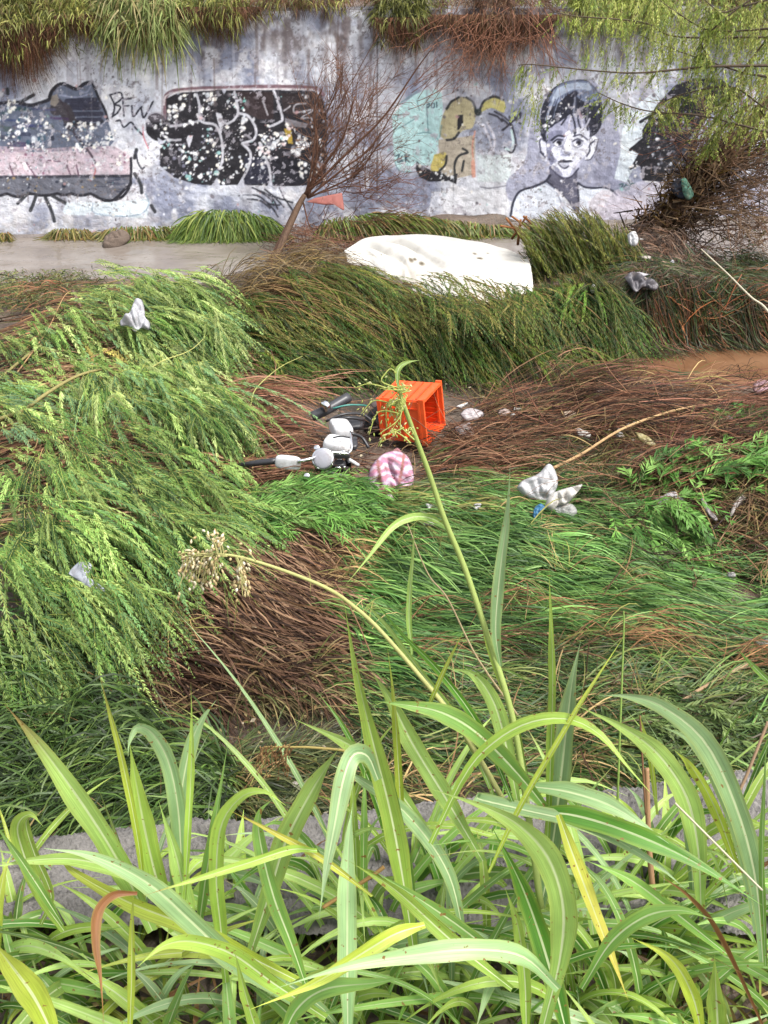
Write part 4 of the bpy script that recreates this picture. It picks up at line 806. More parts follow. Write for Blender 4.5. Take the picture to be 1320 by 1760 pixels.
# ------------------------------------------------------------------ bank plants at the wall foot
def tuft(name, label, cat, pg, n, phi, L, pal, group=None, yoff=.25, zr=(0, .12), Wd=.012, droop=.6, lift=.45, parent=None):
    pg = np.array(pg, float); c = pg.mean(0); base = at_wall(c[0], pg[:, 1].max(), yoff)[0]
    q = inpoly(pg, n); P = at_wall(q[:, 0], q[:, 1], yoff+.12*(R.rand(n)-.5)); ph = phi(q[:, 0], q[:, 1])+22*R.randn(n); K = 6; t = np.linspace(0, 1, K)
    d = unit(np.stack([np.cos(np.radians(ph)), -.55+.25*R.randn(n), -np.sin(np.radians(ph))*.8+lift*R.rand(n)], -1)); l = L*(.5+R.rand(n))
    X = P[:, None]+l[:, None, None]*(d[:, None]*t[None, :, None]); X[..., 2] -= droop*l[:, None]*(t*t)[None]; X[..., 2] = np.maximum(X[..., 2], .01)
    w = Wd*(.6+.8*R.rand(n))[:, None]*(1-t**2.5)[None]; sd = unit(np.cross(unit(np.gradient(X, axis=1)), FWD+.5*R.randn(n, 1, 3)))
    g = Geo(); ribbons(g, X, w, sd, pick(pal, n)); o = g.build(name, M_grass); tag(o, label, cat, group); return o
PT = [(92, 120, 44), (118, 142, 58), (66, 92, 34), (140, 152, 72)]
PO = [(120, 118, 62), (146, 134, 72), (92, 96, 48), (150, 116, 70)]
arc = lambda a, b: (lambda u, v: np.interp(u, [a, b], [150, 30]))
tuft('grass_clump', 'rounded bright green grass clump at the wall foot under the big black letters', 'plant', [(312, 400), (322, 372), (350, 360), (420, 360), (465, 375), (480, 400), (440, 408)], 1500, arc(310, 480), .28, PT, yoff=.22)
tuft('grass_clump', 'small yellowing weeds at the wall foot below the star shaped scribble', 'plant', [(75, 405), (95, 392), (150, 392), (165, 408)], 330, arc(75, 165), .14, PO, yoff=.1)
tuft('grass_clump', 'olive weeds hanging over the waterline between the rock and the green clump', 'plant', [(165, 400), (200, 388), (300, 388), (310, 405), (240, 412)], 650, arc(165, 310), .18, PO+PT[:1], yoff=.15)
tuft('grass_clump', 'yellow green tuft at the wall foot by the left edge', 'plant', [(-10, 400), (15, 398), (18, 412), (-10, 414)], 160, arc(-10, 20), .14, PO, yoff=.1)
tuft('grass_clump', 'long low olive grass strip at the wall foot behind the white sheet', 'plant', [(540, 400), (560, 375), (640, 366), (700, 372), (760, 375), (880, 388), (900, 402), (740, 402), (620, 410)], 2300, lambda u, v: 30+60*np.sin(u/40), .25, PT+PO, yoff=.35)
g = Geo(); q = inpoly([(470, 385), (560, 380), (640, 400), (640, 440), (560, 470), (480, 460)], 900); P = at_z(q[:, 0], q[:, 1], .02)
X = P[:, None]+(dirpx(R.rand(900)*360, .3)[:, None]*np.linspace(0, 1, 4)[None, :, None])*(.12+.2*R.rand(900))[:, None, None]
ribbons(g, X, np.full((900, 4), .006), unit(np.cross(X[:, -1]-X[:, 0], FWD[None]+.3*R.randn(900, 3))), pick([(120, 84, 66), (90, 62, 50), (150, 110, 86)], 900)); stuff('twig_litter', 'fine brown twigs caught in the river under the bare shrub', g, M_reed)
# ------------------------------------------------------------------ bare flood-bent shrubs
def twiggy(g, P, d, L, r, depth, col, spread=.5, grav=0.0, rs=R):
    n = 5; pts = [P]; dd = d/np.linalg.norm(d)
    for i in range(n):
        dd = dd+rs.randn(3)*.10+np.array([0, 0, grav]); dd /= np.linalg.norm(dd); pts.append(pts[-1]+dd*L/n)
    g.tube(pts, [r, r*.55], col*(.8+.4*rs.rand()), 5 if r > .006 else 3, n+3)
    if depth > 0:
        for k in range(rs.randint(3, 6)):
            i = rs.randint(1, n+1); nd = dd+rs.randn(3)*spread*np.array([1, .5, 1]); twiggy(g, pts[i], nd, L*(.45+.35*rs.rand()), r*.55, depth-1, col, spread, grav, rs)
rs = np.random.RandomState(5)
yS = 12.6
sh = thing('bare_shrub', 'leafless red brown shrub leaning in the river in front of the black graffiti', 'shrub', at_y(455, 480, 12.0)[0])
g = Geo(); trunkP = np.array([at_y(u, v, y)[0] for u, v, y in ((452, 486, 12.0), (475, 440, 12.2), (495, 395, 12.35), (515, 350, 12.5), (524, 335, 12.55))])
g.tube(trunkP, [.042, .030], srgb((112, 86, 66))*ALB, 8, 16); g.tube(trunkP+np.array([-.08, .02, -.02])*np.linspace(1, .2, 5)[:, None], [.015, .01], srgb((90, 60, 44))*ALB, 5, 14); g.build('trunk', M_bark, sh)
RB = srgb((132, 92, 70))*ALB
for pth, r in (([(524, 335), (560, 280), (590, 235), (610, 165)], .022), ([(524, 335), (600, 260), (660, 200), (715, 120), (745, 80)], .016), ([(530, 340), (545, 260), (540, 190), (555, 150)], .018), ([(526, 338), (535, 290), (542, 220), (540, 165)], .012),
               ([(528, 340), (590, 290), (640, 250), (700, 150)], .014), ([(530, 340), (610, 300), (650, 250), (690, 210)], .012), ([(524, 335), (550, 250), (600, 150), (650, 60)], .010), ([(528, 338), (600, 320), (650, 330)], .010), ([(520, 345), (540, 400), (600, 420)], .010)):
    P = spline(np.array([at_y(u, v, yS-.15*i)[0] for i, (u, v) in enumerate(pth)]), 14); gb = Geo(); gb.tube(P, [r, r*.3], srgb((122, 84, 64))*ALB, 6, 20)
    gb.build('branch', M_bark, sh)
g = Geo()
for k in range(80):
    u, v = 530+110*rs.rand(), 170+170*rs.rand(); P = at_y(u, v, 12.5+.3*rs.rand())[0]
    twiggy(g, P, np.array([.5+.5*rs.randn(), -.1+.3*rs.randn(), .9]), .45, .006, 2, RB, .5, 0, rs)
for k in range(26):
    u, v = 530+130*rs.rand(), 300+110*rs.rand(); P = at_y(u, v, 12.6)[0]
    twiggy(g, P, np.array([.6+.5*rs.randn(), -.1, -.1+.5*rs.rand()]), .4, .005, 2, srgb((128, 80, 60))*ALB, .6, 0, rs)
for k in range(14):
    P = at_y(680+60*rs.rand(), 130+60*rs.rand(), 12.4)[0]; twiggy(g, P, np.array([.7, 0, .6+.3*rs.randn()]), .5, .004, 1, srgb((150, 104, 84))*ALB, .5, 0, rs)
for k in range(10):
    P = at_y(470+90*rs.rand(), 440+30*rs.rand(), 12.1)[0]; twiggy(g, P, np.array([.4*rs.randn(), 0, .8]), .35, .004, 1, srgb((92, 62, 48))*ALB, .6, 0, rs)
g.build('twigs', M_bark, sh)
# snag with debris, right
sn_ = thing('dead_snag', 'leaning dead trunk wrapped in flood debris and rags in front of the painted black hair', 'tree', at_y(1110, 420, 12.2)[0])
g = Geo(); TP = np.array([at_y(u, v, y)[0] for u, v, y in ((1085, 460, 11.9), (1115, 405, 12.0), (1150, 370, 12.05), (1190, 320, 12.1), (1235, 270, 12.1), (1290, 210, 12.1), (1330, 165, 12.1))])
g.tube(TP, [.10, .09, .09, .06, .045], srgb((112, 84, 62))*ALB, 9, 26); g.build('trunk', M_bark, sn_)
g = Geo(); TT = spline(TP[:5], 60)
for k in range(2600):
    P = TT[min(59, int(60*rs.rand()**.8))]+rs.randn(3)*np.array([.13, .08, .11]); L = .08+.16*rs.rand(); d = unit(rs.randn(3)+np.array([.3, 0, -.4])); sdv = unit(np.cross(d, rs.randn(3)))*(.004+.012*rs.rand())
    c = srgb([(96, 70, 48), (132, 102, 72), (60, 44, 34), (150, 126, 96), (110, 86, 40), (76, 60, 44)][k % 6])*ALB*(.7+.6*rs.rand())
    g.add([P-sdv, P+sdv, P+d*L+sdv*.4, P+d*L-sdv*.4], [(0, 1, 2, 3)], None, c)
g.build('debris', M_reed, sn_)
g = Geo()
for k in range(30):
    P = TT[rs.randint(5, 60)]+rs.randn(3)*.05; twiggy(g, P, np.array([.9+.4*rs.randn(), -.2+.3*rs.randn(), .35*rs.randn()+.15]), .75, .009, 2, srgb([(136, 104, 78), (108, 86, 68), (156, 118, 88)][k % 3])*ALB, .5, 0, rs)
for k in range(26):
    P = at_y(1230+110*rs.rand(), 230+180*rs.rand(), 12.2)[0]; twiggy(g, P, np.array([-.6+.7*rs.randn(), 0, .4*rs.randn()]), .6, .007, 2, srgb([(150, 96, 70), (96, 74, 62), (140, 86, 62)][k % 3])*ALB, .5, 0, rs)
for k in range(16):
    P = at_y(1120+200*rs.rand(), 380+90*rs.rand(), 12.0)[0]; twiggy(g, P, np.array([1.0, 0, .5*rs.randn()]), .6, .005, 1, srgb((110, 74, 60))*ALB, .5, 0, rs)
for k in range(60):
    P = at_y(1170+170*rs.rand(), 190+240*rs.rand(), 12.0+.4*rs.rand())[0]; twiggy(g, P, np.array([.7*rs.randn(), .2*rs.randn(), .6*rs.randn()]), .5, .006, 2, srgb([(146, 112, 86), (112, 88, 68), (166, 132, 100)][k % 3])*ALB, .55, 0, rs)
for k in range(36):
    P = TT[rs.randint(20, 60)]+rs.randn(3)*.06; twiggy(g, P, np.array([.75+.2*rs.randn(), .1*rs.randn(), .6+.3*rs.randn()]), .95, .010, 2, srgb([(150, 120, 92), (108, 88, 70), (160, 130, 98)][k % 3])*ALB, .4, 0, rs)
g.build('twigs', M_bark, sn_)
g = Geo(); nq = 700; P = at_y(1170+170*rs.rand(nq), 190+230*rs.rand(nq), 12.1)+rs.randn(nq, 3)*.06; d = unit(rs.randn(nq, 3)+np.array([0, 0, -.5])); L = .05+.10*rs.rand(nq); t4 = np.linspace(0, 1, 3)
ribbons(g, P[:, None]+L[:, None, None]*d[:, None]*t4[None, :, None], (.008+.010*rs.rand(nq))[:, None]*(1.1-t4)[None], unit(np.cross(d, FWD+.5*rs.randn(nq, 3))), pick([(130, 96, 62), (150, 120, 84), (96, 100, 50), (84, 62, 44)], nq, rs)); g.build('dead_leaves', M_reed, sn_)

# loose twigs jammed in the reed mat
g = Geo(); rt = np.random.RandomState(9)
for k in range(170):
    u, v = 440+880*rt.rand(), 690+165*rt.rand(); P = on_ground([u], [v], .08+.10*rt.rand())[0]; a = rt.randn()*.45+.12+(math.pi if rt.rand() < .4 else 0)
    twiggy(g, P, np.array([math.cos(a), math.sin(a), .10*rt.randn()]), .3+.5*rt.rand(), .004+.007*rt.rand()**2, 1 if rt.rand() < .6 else 2, srgb([(128, 84, 60), (84, 54, 40), (156, 112, 80), (176, 140, 104), (60, 40, 32)][k % 5])*ALB, .45, -.02, rt)
stuff('snarled_twigs', 'snarled brown twigs jammed in the reed mat', g, M_bark)
g = Geo()
for k in range(60):
    u, v = 1090+240*rt.rand(), 850+120*rt.rand(); P = on_ground([u], [v], .08+.08*rt.rand())[0]; twiggy(g, P, np.array([rt.randn(), .5*rt.randn(), .2*rt.randn()]), .35, .006, 2, srgb([(128, 90, 62), (84, 60, 44), (156, 124, 90)][k % 3])*ALB, .5, -.02, rt)
stuff('snarled_twigs', 'dense snarl of twigs on the brown mound at the right', g, M_bark)

# ------------------------------------------------------------------ growth above the wall
def crown(name, label, cat, us, vc, hu, hv, n, pal, Ll, Lw, dry=0, dens_d=.45, group=None, droopd=.5, hang=0, yoff=-.1):
    """shrub rooted behind the wall top, hanging over it; us centre, hu half width (photo pixels -> metres)"""
    base = at_wall(us, vc, yoff)[0]; k = 14.9/F; th = thing(name, label, cat, (base[0], wall_y(base[0])+.45, 2.5), group)
    if Ll < .2: n = int(n*1.9); Ll *= .62; Lw *= .95
    g = Geo(); q = R.randn(n, 3); q = unit(q)*(R.rand(n, 1)**.45); lump = 1+.25*np.sin(q[:, :1]*9+us)+.2*np.sin(q[:, 2:]*11+us*2)
    P = base+q*lump*np.array([hu*k, .40, hv*k]); d = unit(q*.8+np.array([0, -.35, -droopd])+.6*R.randn(n, 3)); L = Ll*(.5+R.rand(n)); K = 4; t = np.linspace(0, 1, K)
    X = P[:, None]+L[:, None, None]*d[:, None]*t[None, :, None]; X[..., 2] -= (.35*L)[:, None]*(t*t)[None]
    w = Lw*(.6+.8*R.rand(n))[:, None]*(1-t**2)[None].clip(.1); sd = unit(np.cross(d, FWD+.6*R.randn(n, 3)))
    cl = sn(P[:, 0], P[:, 2], 6, 2); ribbons(g, X, w, sd, pick(pal, n)*(1+.25*cl)[:, None].clip(.5, 1.5)); g.build('foliage', M_leaf, th)
    for i in range(7):
        g = Geo(); a = np.array([base[0]+.1*R.randn(), wall_y(base[0])+.45, 2.4]); b = base+np.array([hu*k*(R.rand()*1.4-.7), -.1*R.rand(), hv*k*(R.rand()*.8-.2)]); g.tube([a, (a+b)/2+np.array([0, 0, .15]), b], [.016, .005], srgb((98, 80, 56))*ALB, 5, 8); g.build('stem', M_bark, th)
    return th
def hanging(th, u0, u1, v0, v1, n, pal, wd=.006, tape=.5):
    q = R.rand(n, 2); u = u0+(u1-u0)*q[:, 0]; env = np.sin(np.clip((u-u0)/(u1-u0), 0, 1)*math.pi)**tape; v = v0-10+0*u
    P = at_wall(u, v, .06+.14*R.rand(n)); L = (v1-v0)*env*(14.6/F)*(.35+.8*q[:, 1]); K = 6; t = np.linspace(0, 1, K)
    X = P[:, None]+np.zeros((n, K, 3)); X[..., 2] -= L[:, None]*t[None]; X[..., 0] += (.10*R.randn(n))[:, None]*t[None]+.02*np.sin(9*t[None]+6*q[:, :1]); X[..., 1] -= .05*np.sin(math.pi*t)[None]
    g = Geo(); ribbons(g, X, wd*(.5+R.rand(n))[:, None]*(1.1-t)[None], unit(np.array([1, .1, 0])+.4*R.randn(n, 3)), pick(pal, n)); g.build('dry_stems', M_reed, th)
PU = [(132, 138, 66), (158, 162, 84), (100, 108, 50), (176, 172, 92), (120, 104, 60)]
PD = [(104, 70, 54), (132, 92, 70), (80, 56, 46), (120, 96, 66)]
a = crown('overhanging_shrub', 'olive shrub over the wall top in the left corner above brown dead stems', 'shrub', 20, 20, 90, 55, 4200, PU, .15, .012); hanging(a, -60, 105, 50, 145, 1500, PD, .008)
a = crown('overhanging_shrub', 'olive shrub over the wall top above the BFW tag', 'shrub', 130, 15, 80, 38, 2600, PU, .15, .012); hanging(a, 90, 190, 35, 80, 420, PD, .006)
a = crown('reed_clump', 'pale green reed leaves tumbling over the wall top left of the big black letters', 'reeds', 250, 20, 85, 45, 2600, [(150, 166, 96), (176, 186, 116), (116, 132, 66), (190, 176, 120)], .24, .016, droopd=.8); hanging(a, 190, 310, 50, 92, 220, PD+PU, .006)
a = crown('overhanging_shrub', 'yellow green shrub over the wall top above the big black letters', 'shrub', 370, 5, 75, 36, 2200, PU, .15, .012); hanging(a, 300, 450, 22, 75, 520, PD, .006)
a = crown('overhanging_shrub', 'thin dry shrub at the wall top over the bare blue grey concrete', 'shrub', 520, -12, 100, 22, 1300, PU+PD, .14, .010); hanging(a, 400, 660, 8, 42, 380, PD, .004)
a = crown('overhanging_shrub', 'dark green shrub hanging over the wall seam above the pale letters', 'shrub', 690, 8, 60, 45, 2300, [(96, 104, 46), (132, 136, 66), (70, 72, 38), (150, 150, 80)], .16, .012); hanging(a, 640, 750, 40, 100, 520, PD, .008)
a = crown('dry_thicket', 'mass of brown leafless twigs spilling over the wall left of the portrait', 'shrub', 850, 8, 100, 48, 2600, PD+[(150, 116, 86)], .18, .007); hanging(a, 740, 965, 35, 110, 1300, PD, .007)
g = Geo()
for k in range(60):
    P = at_wall(760+190*rs.rand(), 10+60*rs.rand(), .3)[0]; twiggy(g, P, np.array([-.8+1.2*rs.rand(), -.2, -.5*rs.rand()-.1]), .5, .005, 1, srgb((140, 92, 66))*ALB, .5, -.04, rs)
g.build('twigs', M_bark, a)
a = crown('overhanging_shrub', 'bright yellow green shrub over the wall top above the portrait', 'shrub', 1060, -4, 110, 40, 3200, [(150, 162, 70), (176, 186, 92), (120, 132, 56)], .14, .012); hanging(a, 960, 1120, 30, 110, 300, [(130, 120, 80), (150, 150, 96), (110, 84, 60)], .005)
a = crown('overhanging_shrub', 'tangled olive shrub over the wall top in the right corner', 'shrub', 1270, 0, 120, 60, 3200, PU+PD[:1], .15, .011)
for x, lab in ((-6.0, 'olive shrub on the wall top past the left edge'), (6.6, 'olive shrub on the wall top past the right edge')): pass
# willow reaching in from the right
wt = thing('willow_tree', 'willow reaching in from the right over the portrait with thin dark branches', 'tree', (5.6, 11.4, TH(np.array([5.6]), np.array([11.4]))[0]))
g = Geo(); tk = np.array([(5.6, 11.4, .2), (5.5, 11.35, 1.2), (5.2, 11.3, 2.2), (4.9, 11.2, 3.0), (4.9, 11.2, 4.0)]); g.tube(tk, [.11, .05], srgb((92, 76, 56))*ALB, 10, 20); g.build('trunk', M_bark, wt)
fol = Geo(); PW2 = [(158, 176, 72), (182, 196, 92), (124, 148, 56), (196, 204, 110), (110, 136, 60)]
yw = 11.3
bl = [[(1420, 70), (1320, 64), (1163, 63), (1104, 38), (992, 28), (950, 20)], [(1400, 40), (1320, 49), (1222, 52), (1163, 21), (1120, -10)], [(1420, 100), (1208, 115), (1104, 125), (1027, 122), (919, 111), (890, 112)],
      [(1420, 150), (1320, 132), (1278, 125), (1226, 108), (1156, 84), (1100, 60)], [(1430, 240), (1320, 226), (1208, 199), (1121, 192), (1069, 178), (1030, 160)], [(1420, -20), (1280, 10), (1240, 20), (1200, -10)],
      [(1360, 200), (1290, 180), (1240, 220), (1215, 260)], [(1380, 20), (1300, 90), (1260, 160), (1240, 200)], [(1360, -30), (1215, 60), (1222, 104)], [(1420, 170), (1330, 190), (1260, 150), (1180, 160), (1140, 175)]]
for i, b in enumerate(bl):
    P = np.array([at_y(u, v, yw-.12*(i % 3))[0] for u, v in b]); P = np.vstack([tk[3 if i != 4 else 2], P]) if P[0, 0] < 5.3 else P
    gb = Geo(); gb.tube(P, [.020, .009, .004], srgb((84, 68, 48))*ALB, 5, 30); gb.build('branch', M_bark, wt)
    Q2 = spline(P[1:], 60)[8:]; n = 64 if i != 2 else 34
    ii = R.randint(0, len(Q2), n); d = np.stack([-.35+.5*R.randn(n), .3*R.randn(n), -.75+.35*R.randn(n)], -1); sprigs(fol, Q2[ii], d, .12+.16*R.rand(n), .15, 9, .05, .008, .6, PW2, [(150, 140, 80)])
airy(fol, [(1010, -10), (1330, -10), (1330, 120), (1250, 100), (1180, 110), (1100, 40), (1010, 30)], 430, yw+.3, 100, .2, .2, 9, .05, .008, .6, PW2, [(150, 140, 80)], yj=1.2)
airy(fol, [(1180, 120), (1330, 110), (1330, 230), (1290, 220), (1220, 170)], 110, yw, 95, .2, .2, 9, .05, .008, .6, PW2, [(150, 140, 80)], yj=.8)
airy(fol, [(990, 20), (1150, 40), (1180, 120), (1060, 130), (1000, 90)], 90, yw, 95, .18, .2, 9, .05, .007, .6, PW2, [(150, 140, 80)], yj=.8)
airy(fol, [(880, 120), (940, 118), (950, 200), (900, 230), (880, 180)], 34, yw, 110, .2, .2, 9, .05, .007, .6, PW2, [(150, 140, 80)], yj=.4)
airy(fol, [(1120, 180), (1190, 185), (1190, 215), (1130, 205)], 18, yw, 60, .16, .2, 9, .05, .008, .6, PW2, [(150, 140, 80)], yj=.4)
fol.build('foliage', M_leaf, wt)
# ------------------------------------------------------------------ litter and wreckage
def lump(name, outline, dep_off, thick, crumple, col, mat_, label=None, cat=None, group=None, nrm=(0, -.55, .83), parent=None, z=None, seed=1, folds=None, colf=None, sm=True, tilt=0, NR=16, NA=72):
    """closed crumpled shell whose outline lies on a plane over the ground at the outline's centre"""
    o = np.array(outline, float); c = o.mean(0)
    c3 = (at_z(c[0], c[1], z) if z is not None else on_ground([c[0]], [c[1]], dep_off))[0]
    nn = unit(np.array(nrm, float)); d = ray(o[:, 0], o[:, 1]); t = ((c3-CAM)@nn)/(d@nn); O = CAM+d*t[:, None]
    O = spline(np.vstack([O, O[:1]]), NA+1)[:-1] if sm else O
    if not sm:
        seg = np.linalg.norm(np.roll(O, -1, 0)-O, axis=1); cs = np.concatenate([[0], np.cumsum(seg)]); tt = np.linspace(0, cs[-1], NA, endpoint=False); OO = np.vstack([O, O[:1]]); O = np.stack([np.interp(tt, cs, OO[:, i]) for i in range(3)], 1)
    cc = O.mean(0); size = np.abs(O-cc).max(); rs2 = np.random.RandomState(seed); ph = rs2.rand(12)*6.28
    ax = unit(np.cross(nn, [0, .3, 1])); ay = np.cross(nn, ax)
    V = []
    for sgn in (1, -1):
        for r in np.linspace(1, .02, NR):
            Q = cc+(O-cc)*r; a = (Q-cc)@ax/size; b = (Q-cc)@ay/size
            w = 0
            for k in range(3):
                pa, pb = .8*math.cos(ph[k]), .8*math.sin(ph[k]); th_ = np.arctan2(b-pb, a-pa); ds = np.hypot(b-pb, a-pa)
                w = w+np.abs(np.sin((3.1+1.3*k)*th_+1.5*ds+.6*np.sin(5*a+3*b+ph[k+3])+ph[k+5]))*np.clip(ds*1.2, .15, 1)
            w = w+.5*np.abs(np.sin(4*(a*math.cos(ph[9])+b*math.sin(ph[9]))+ph[10]+2*a*b))
            h = thick*(max(0, 1-r**3))**.6*.75+crumple*1.15*(w/2.2-.6)*(1-r**8)
            V.append(Q+nn*(h if sgn > 0 else -thick*.35*(1-r*r))[..., None] if sgn > 0 else Q-nn*(thick*.35*(1-r*r)))
    V = np.concatenate(V); n = NA
    i = np.arange(NR-1)[:, None]*n; j = np.arange(n)[None]; j2 = (j+1) % n
    q1 = np.stack([i+j, i+j2, i+n+j2, i+n+j], -1).reshape(-1, 4); q2 = q1[:, ::-1]+NR*n
    cap = [tuple((NR-1)*n+k for k in range(n))]
    C3 = srgb(col)*.55+0*V
    if colf is not None:
        a = (V-cc)@ax/size; b = (V-cc)@ay/size; C3 = colf(a, b, C3)
    g = Geo(); g.add(V, np.vstack([q1, q2]), None, C3); ob = g.build(name, mat_)
    md = ob.modifiers.new('weld', 'WELD'); md.merge_threshold = .0004
    tag(ob, label, cat, group)
    if parent: put(ob, parent)
    return ob
def spots(n, seed, dark=(.35, .30, .24), r=.05):
    rs2 = np.random.RandomState(seed); c = rs2.rand(n, 2)*2-1; rr = r*(.4+rs2.rand(n))
    def f(a, b, C3):
        for (x, y), q in zip(c, rr):
            m = np.clip(1.5-np.hypot((a-x), (b-y)*1.3)/q, 0, 1)[:, None]; C3 = C3*(1-m)+np.array(dark)*m
        return C3
    return f
# white sheet over the mound
top = [(590, 440), (612, 422), (645, 409), (690, 403), (755, 404), (830, 417), (870, 427), (905, 440)]
bot = [(597, 449), (640, 462), (668, 484), (690, 486), (715, 505), (790, 524), (868, 512), (917, 497)]
nu, nv = 150, 70
Tp = spline(top, nu); Bp = spline(bot, nu); ss = np.linspace(0, 1, nv)
TPt = at_z(Tp[:, 0], Tp[:, 1], .60); ub_ = np.linspace(0, 1, nu)
BPt = np.array([at_z(Bp[i, 0], Bp[i, 1], .66-.06*math.sin(ub_[i]*math.pi))[0] for i in range(nu)])
A, B = np.meshgrid(ub_, ss); X = TPt[None]*(1-B[..., None])+BPt[None]*B[..., None]
rk = np.random.RandomState(4)
fold = lambda a, b, c, s, w: np.exp(-((((A-a)*math.sin(c)-(B-b)*math.cos(c)*.7))/w)**2)*np.exp(-(((A-a)*math.cos(c)+(B-b)*math.sin(c)*.7)/s)**2)
X[..., 2] += .12*np.sin(B*math.pi)**.7*(.45+.55*np.sin(A*math.pi))+.018*sn(A*9, B*4, .8, 2)+.007*sn(A*16, B*9, 1.6, 4)
X[..., 2] += -.05*fold(.42, .42, .72, .30, .014)+.05*fold(.45, .37, .72, .30, .022)-.035*fold(.66, .5, .5, .3, .012)+.035*fold(.69, .46, .5, .3, .02)+.03*fold(.12, .5, .9, .2, .02)-.06*fold(.30, .55, .8, .2, .018)+.04*fold(.34, .5, .8, .2, .03)+.03*fold(.62, .60, .25, .25, .03)-.03*fold(.78, .74, -.2, .2, .025)+.03*fold(.2, .3, .5, .2, .03)
X[..., 2] -= .20*np.clip(B-.82, 0, 1)**1.3+.03*np.abs(np.sin(A*34))*np.clip(B-.6, 0, 1)
V = X.reshape(-1, 3); i = np.arange(nv-1)[:, None]*nu; j = np.arange(nu-1)[None]; q = np.stack([i+j, i+nu+j, i+nu+j+1, i+j+1], -1).reshape(-1, 4)
cw = np.tile(np.array([.46, .445, .41]), (len(V), 1)); fa, fb = A.ravel(), B.ravel()
dirt = np.clip((fb-.62)*2.2, 0, 1)*np.clip(.6+.6*sn(fa*10, fb*5, 2, 3), 0, 1)*(fa > .28); cw = cw*(1-.45*dirt[:, None])+np.array([.42, .33, .22])*(.45*dirt)[:, None]
for (x, y, r) in ((.27, .62, .006), (.71, .35, .007), (.735, .42, .012), (.50, .70, .016), (.52, .66, .01), (.56, .69, .012), (.82, .62, .005), (.76, .30, .006)):
    m = np.clip(1.6-np.hypot(fa-x, (fb-y)*.5)/r, 0, 1)[:, None]; cw = cw*(1-m)+np.array([.09, .07, .04])*m
tarp = mesh_np('tarpaulin', V, q, M_sheet, None, cw); tag(tarp, 'big creamy white plastic sheet draped over the top of the willow mound', 'tarpaulin')
so = tarp.modifiers.new('thick', 'SOLIDIFY'); so.thickness = .004
lump('fold', [(618, 452), (640, 462), (668, 482), (684, 476), (694, 488), (678, 496), (660, 492), (640, 478), (624, 462)], .0, .02, .01, (96, 92, 80), M_plast, None, None, z=.62, seed=50, sm=False)  # shaded underside of the sheet's lower left edge, put into a dark grey colour
fo = C.objects['fold']; fo.parent = tarp
# willow strands lying over the lower edge of the sheet belong to the dark mound
g = Geo(); q = inpoly([(690, 490), (740, 462), (800, 470), (930, 490), (930, 530), (760, 540)], 230); P = at_z(q[:, 0], q[:, 1], .86)
sprigs(g, P, dirpx(np.interp(q[:, 0], [690, 930], [50, 80])+22*R.randn(230), .15), .25+.2*R.rand(230), .5, 16, .05, .0055, .25, PM+PMt, sb); g.build('loose_strands', M_leaf, W2)

# crate
cr_d = on_ground([706], [744], .12)[0]
crate = thing('plastic_crate', 'orange ribbed plastic crate lying on its side in the reeds', 'crate', cr_d)
yaw = rad(-24); ca, sa = math.cos(yaw), math.sin(yaw); Rz = np.array([[ca, -sa, 0], [sa, ca, 0], [0, 0, 1]])
tl = rad(7); Rt = np.array([[math.cos(tl), 0, -math.sin(tl)], [0, 1, 0], [math.sin(tl), 0, math.cos(tl)]]); MC = Rz@Rt
OR = srgb((250, 96, 40))*.74; OR2 = srgb((240, 78, 28))*.74; M_crate = mat_col('crate_plastic', .45, 0, .10, 14, bump=.15, bscale=30, dirt=.22)
Lx, Ly, Lz = .38, .36, .36; cz = np.array([0, .06, Lz/2-.02])
def cb(g, c, s, col=OR): g.box(cr_d+cz+MC@np.array(c), s, col, MC)
T = .010
for y in (-Ly/2, Ly/2):                                    # two long sides
    g = Geo()
    cb(g, (0, y, 0), (Lx-.04, T, Lz-.02))
    for k in range(7 if y > 0 else 2): cb(g, (.02, y-.008, -.13+(.045 if y > 0 else .24)*k), (Lx-.10, .012, .012), OR2)
    for k in range(3): cb(g, (-.12+.14*k, y-.010*(1 if y < 0 else 1), 0), (.018, .014, Lz-.03), OR)
    g.build('side_panel', M_crate, crate, False)
g = Geo()
cb(g, (0, 0, -Lz/2+.005), (Lx-.03, Ly-.012, T), OR2); g.build('end_panel', M_crate, crate, False); g = Geo(); cb(g, (-.01, 0, Lz/2-.006), (Lx-.03, Ly-.012, T))
for k in range(5): cb(g, (-.15+.07*k, 0, Lz/2+.001), (.012, Ly-.04, .012), OR2)
g.build('end_panel', M_crate, crate, False)
g = Geo(); cb(g, (-Lx/2+.012, 0, 0), (T, Ly-.02, Lz-.02)); cb(g, (-Lx/2+.002, 0, 0), (T, Ly-.10, Lz-.10), OR2); g.build('base_panel', M_crate, crate, False)
for y in (-Ly/2-.004, Ly/2+.004):
    g = Geo(); cb(g, (Lx/2-.01, y, 0), (.045, .022, Lz+.03)); g.build('rim', M_crate, crate, False); g = Geo(); cb(g, (-Lx/2+.012, y, 0), (.03, .020, Lz+.002)); g.build('corner_post', M_crate, crate, False)
for z_ in (-Lz/2, Lz/2): g = Geo(); cb(g, (Lx/2-.01, 0, z_-.006), (.045, Ly-.01, .022)); g.build('rim', M_crate, crate, False)
# black tub beside it
lump('broken_tub', [(628, 752), (622, 726), (636, 706), (652, 694), (668, 690), (668, 742), (660, 752)], .10, .05, .015, (26, 26, 28), M_black, 'broken black plastic tub leaning against the left of the orange crate', 'tub', nrm=(-.3, -.8, .5), sm=False, seed=8)
lump('metal_plate', [(634, 690), (652, 683), (662, 694), (656, 708), (640, 700)], .16, .008, .002, (112, 100, 96), M_black, 'small grey brown plate sticking up behind the black tub', 'plate', nrm=(-.1, -.8, .5), sm=False)
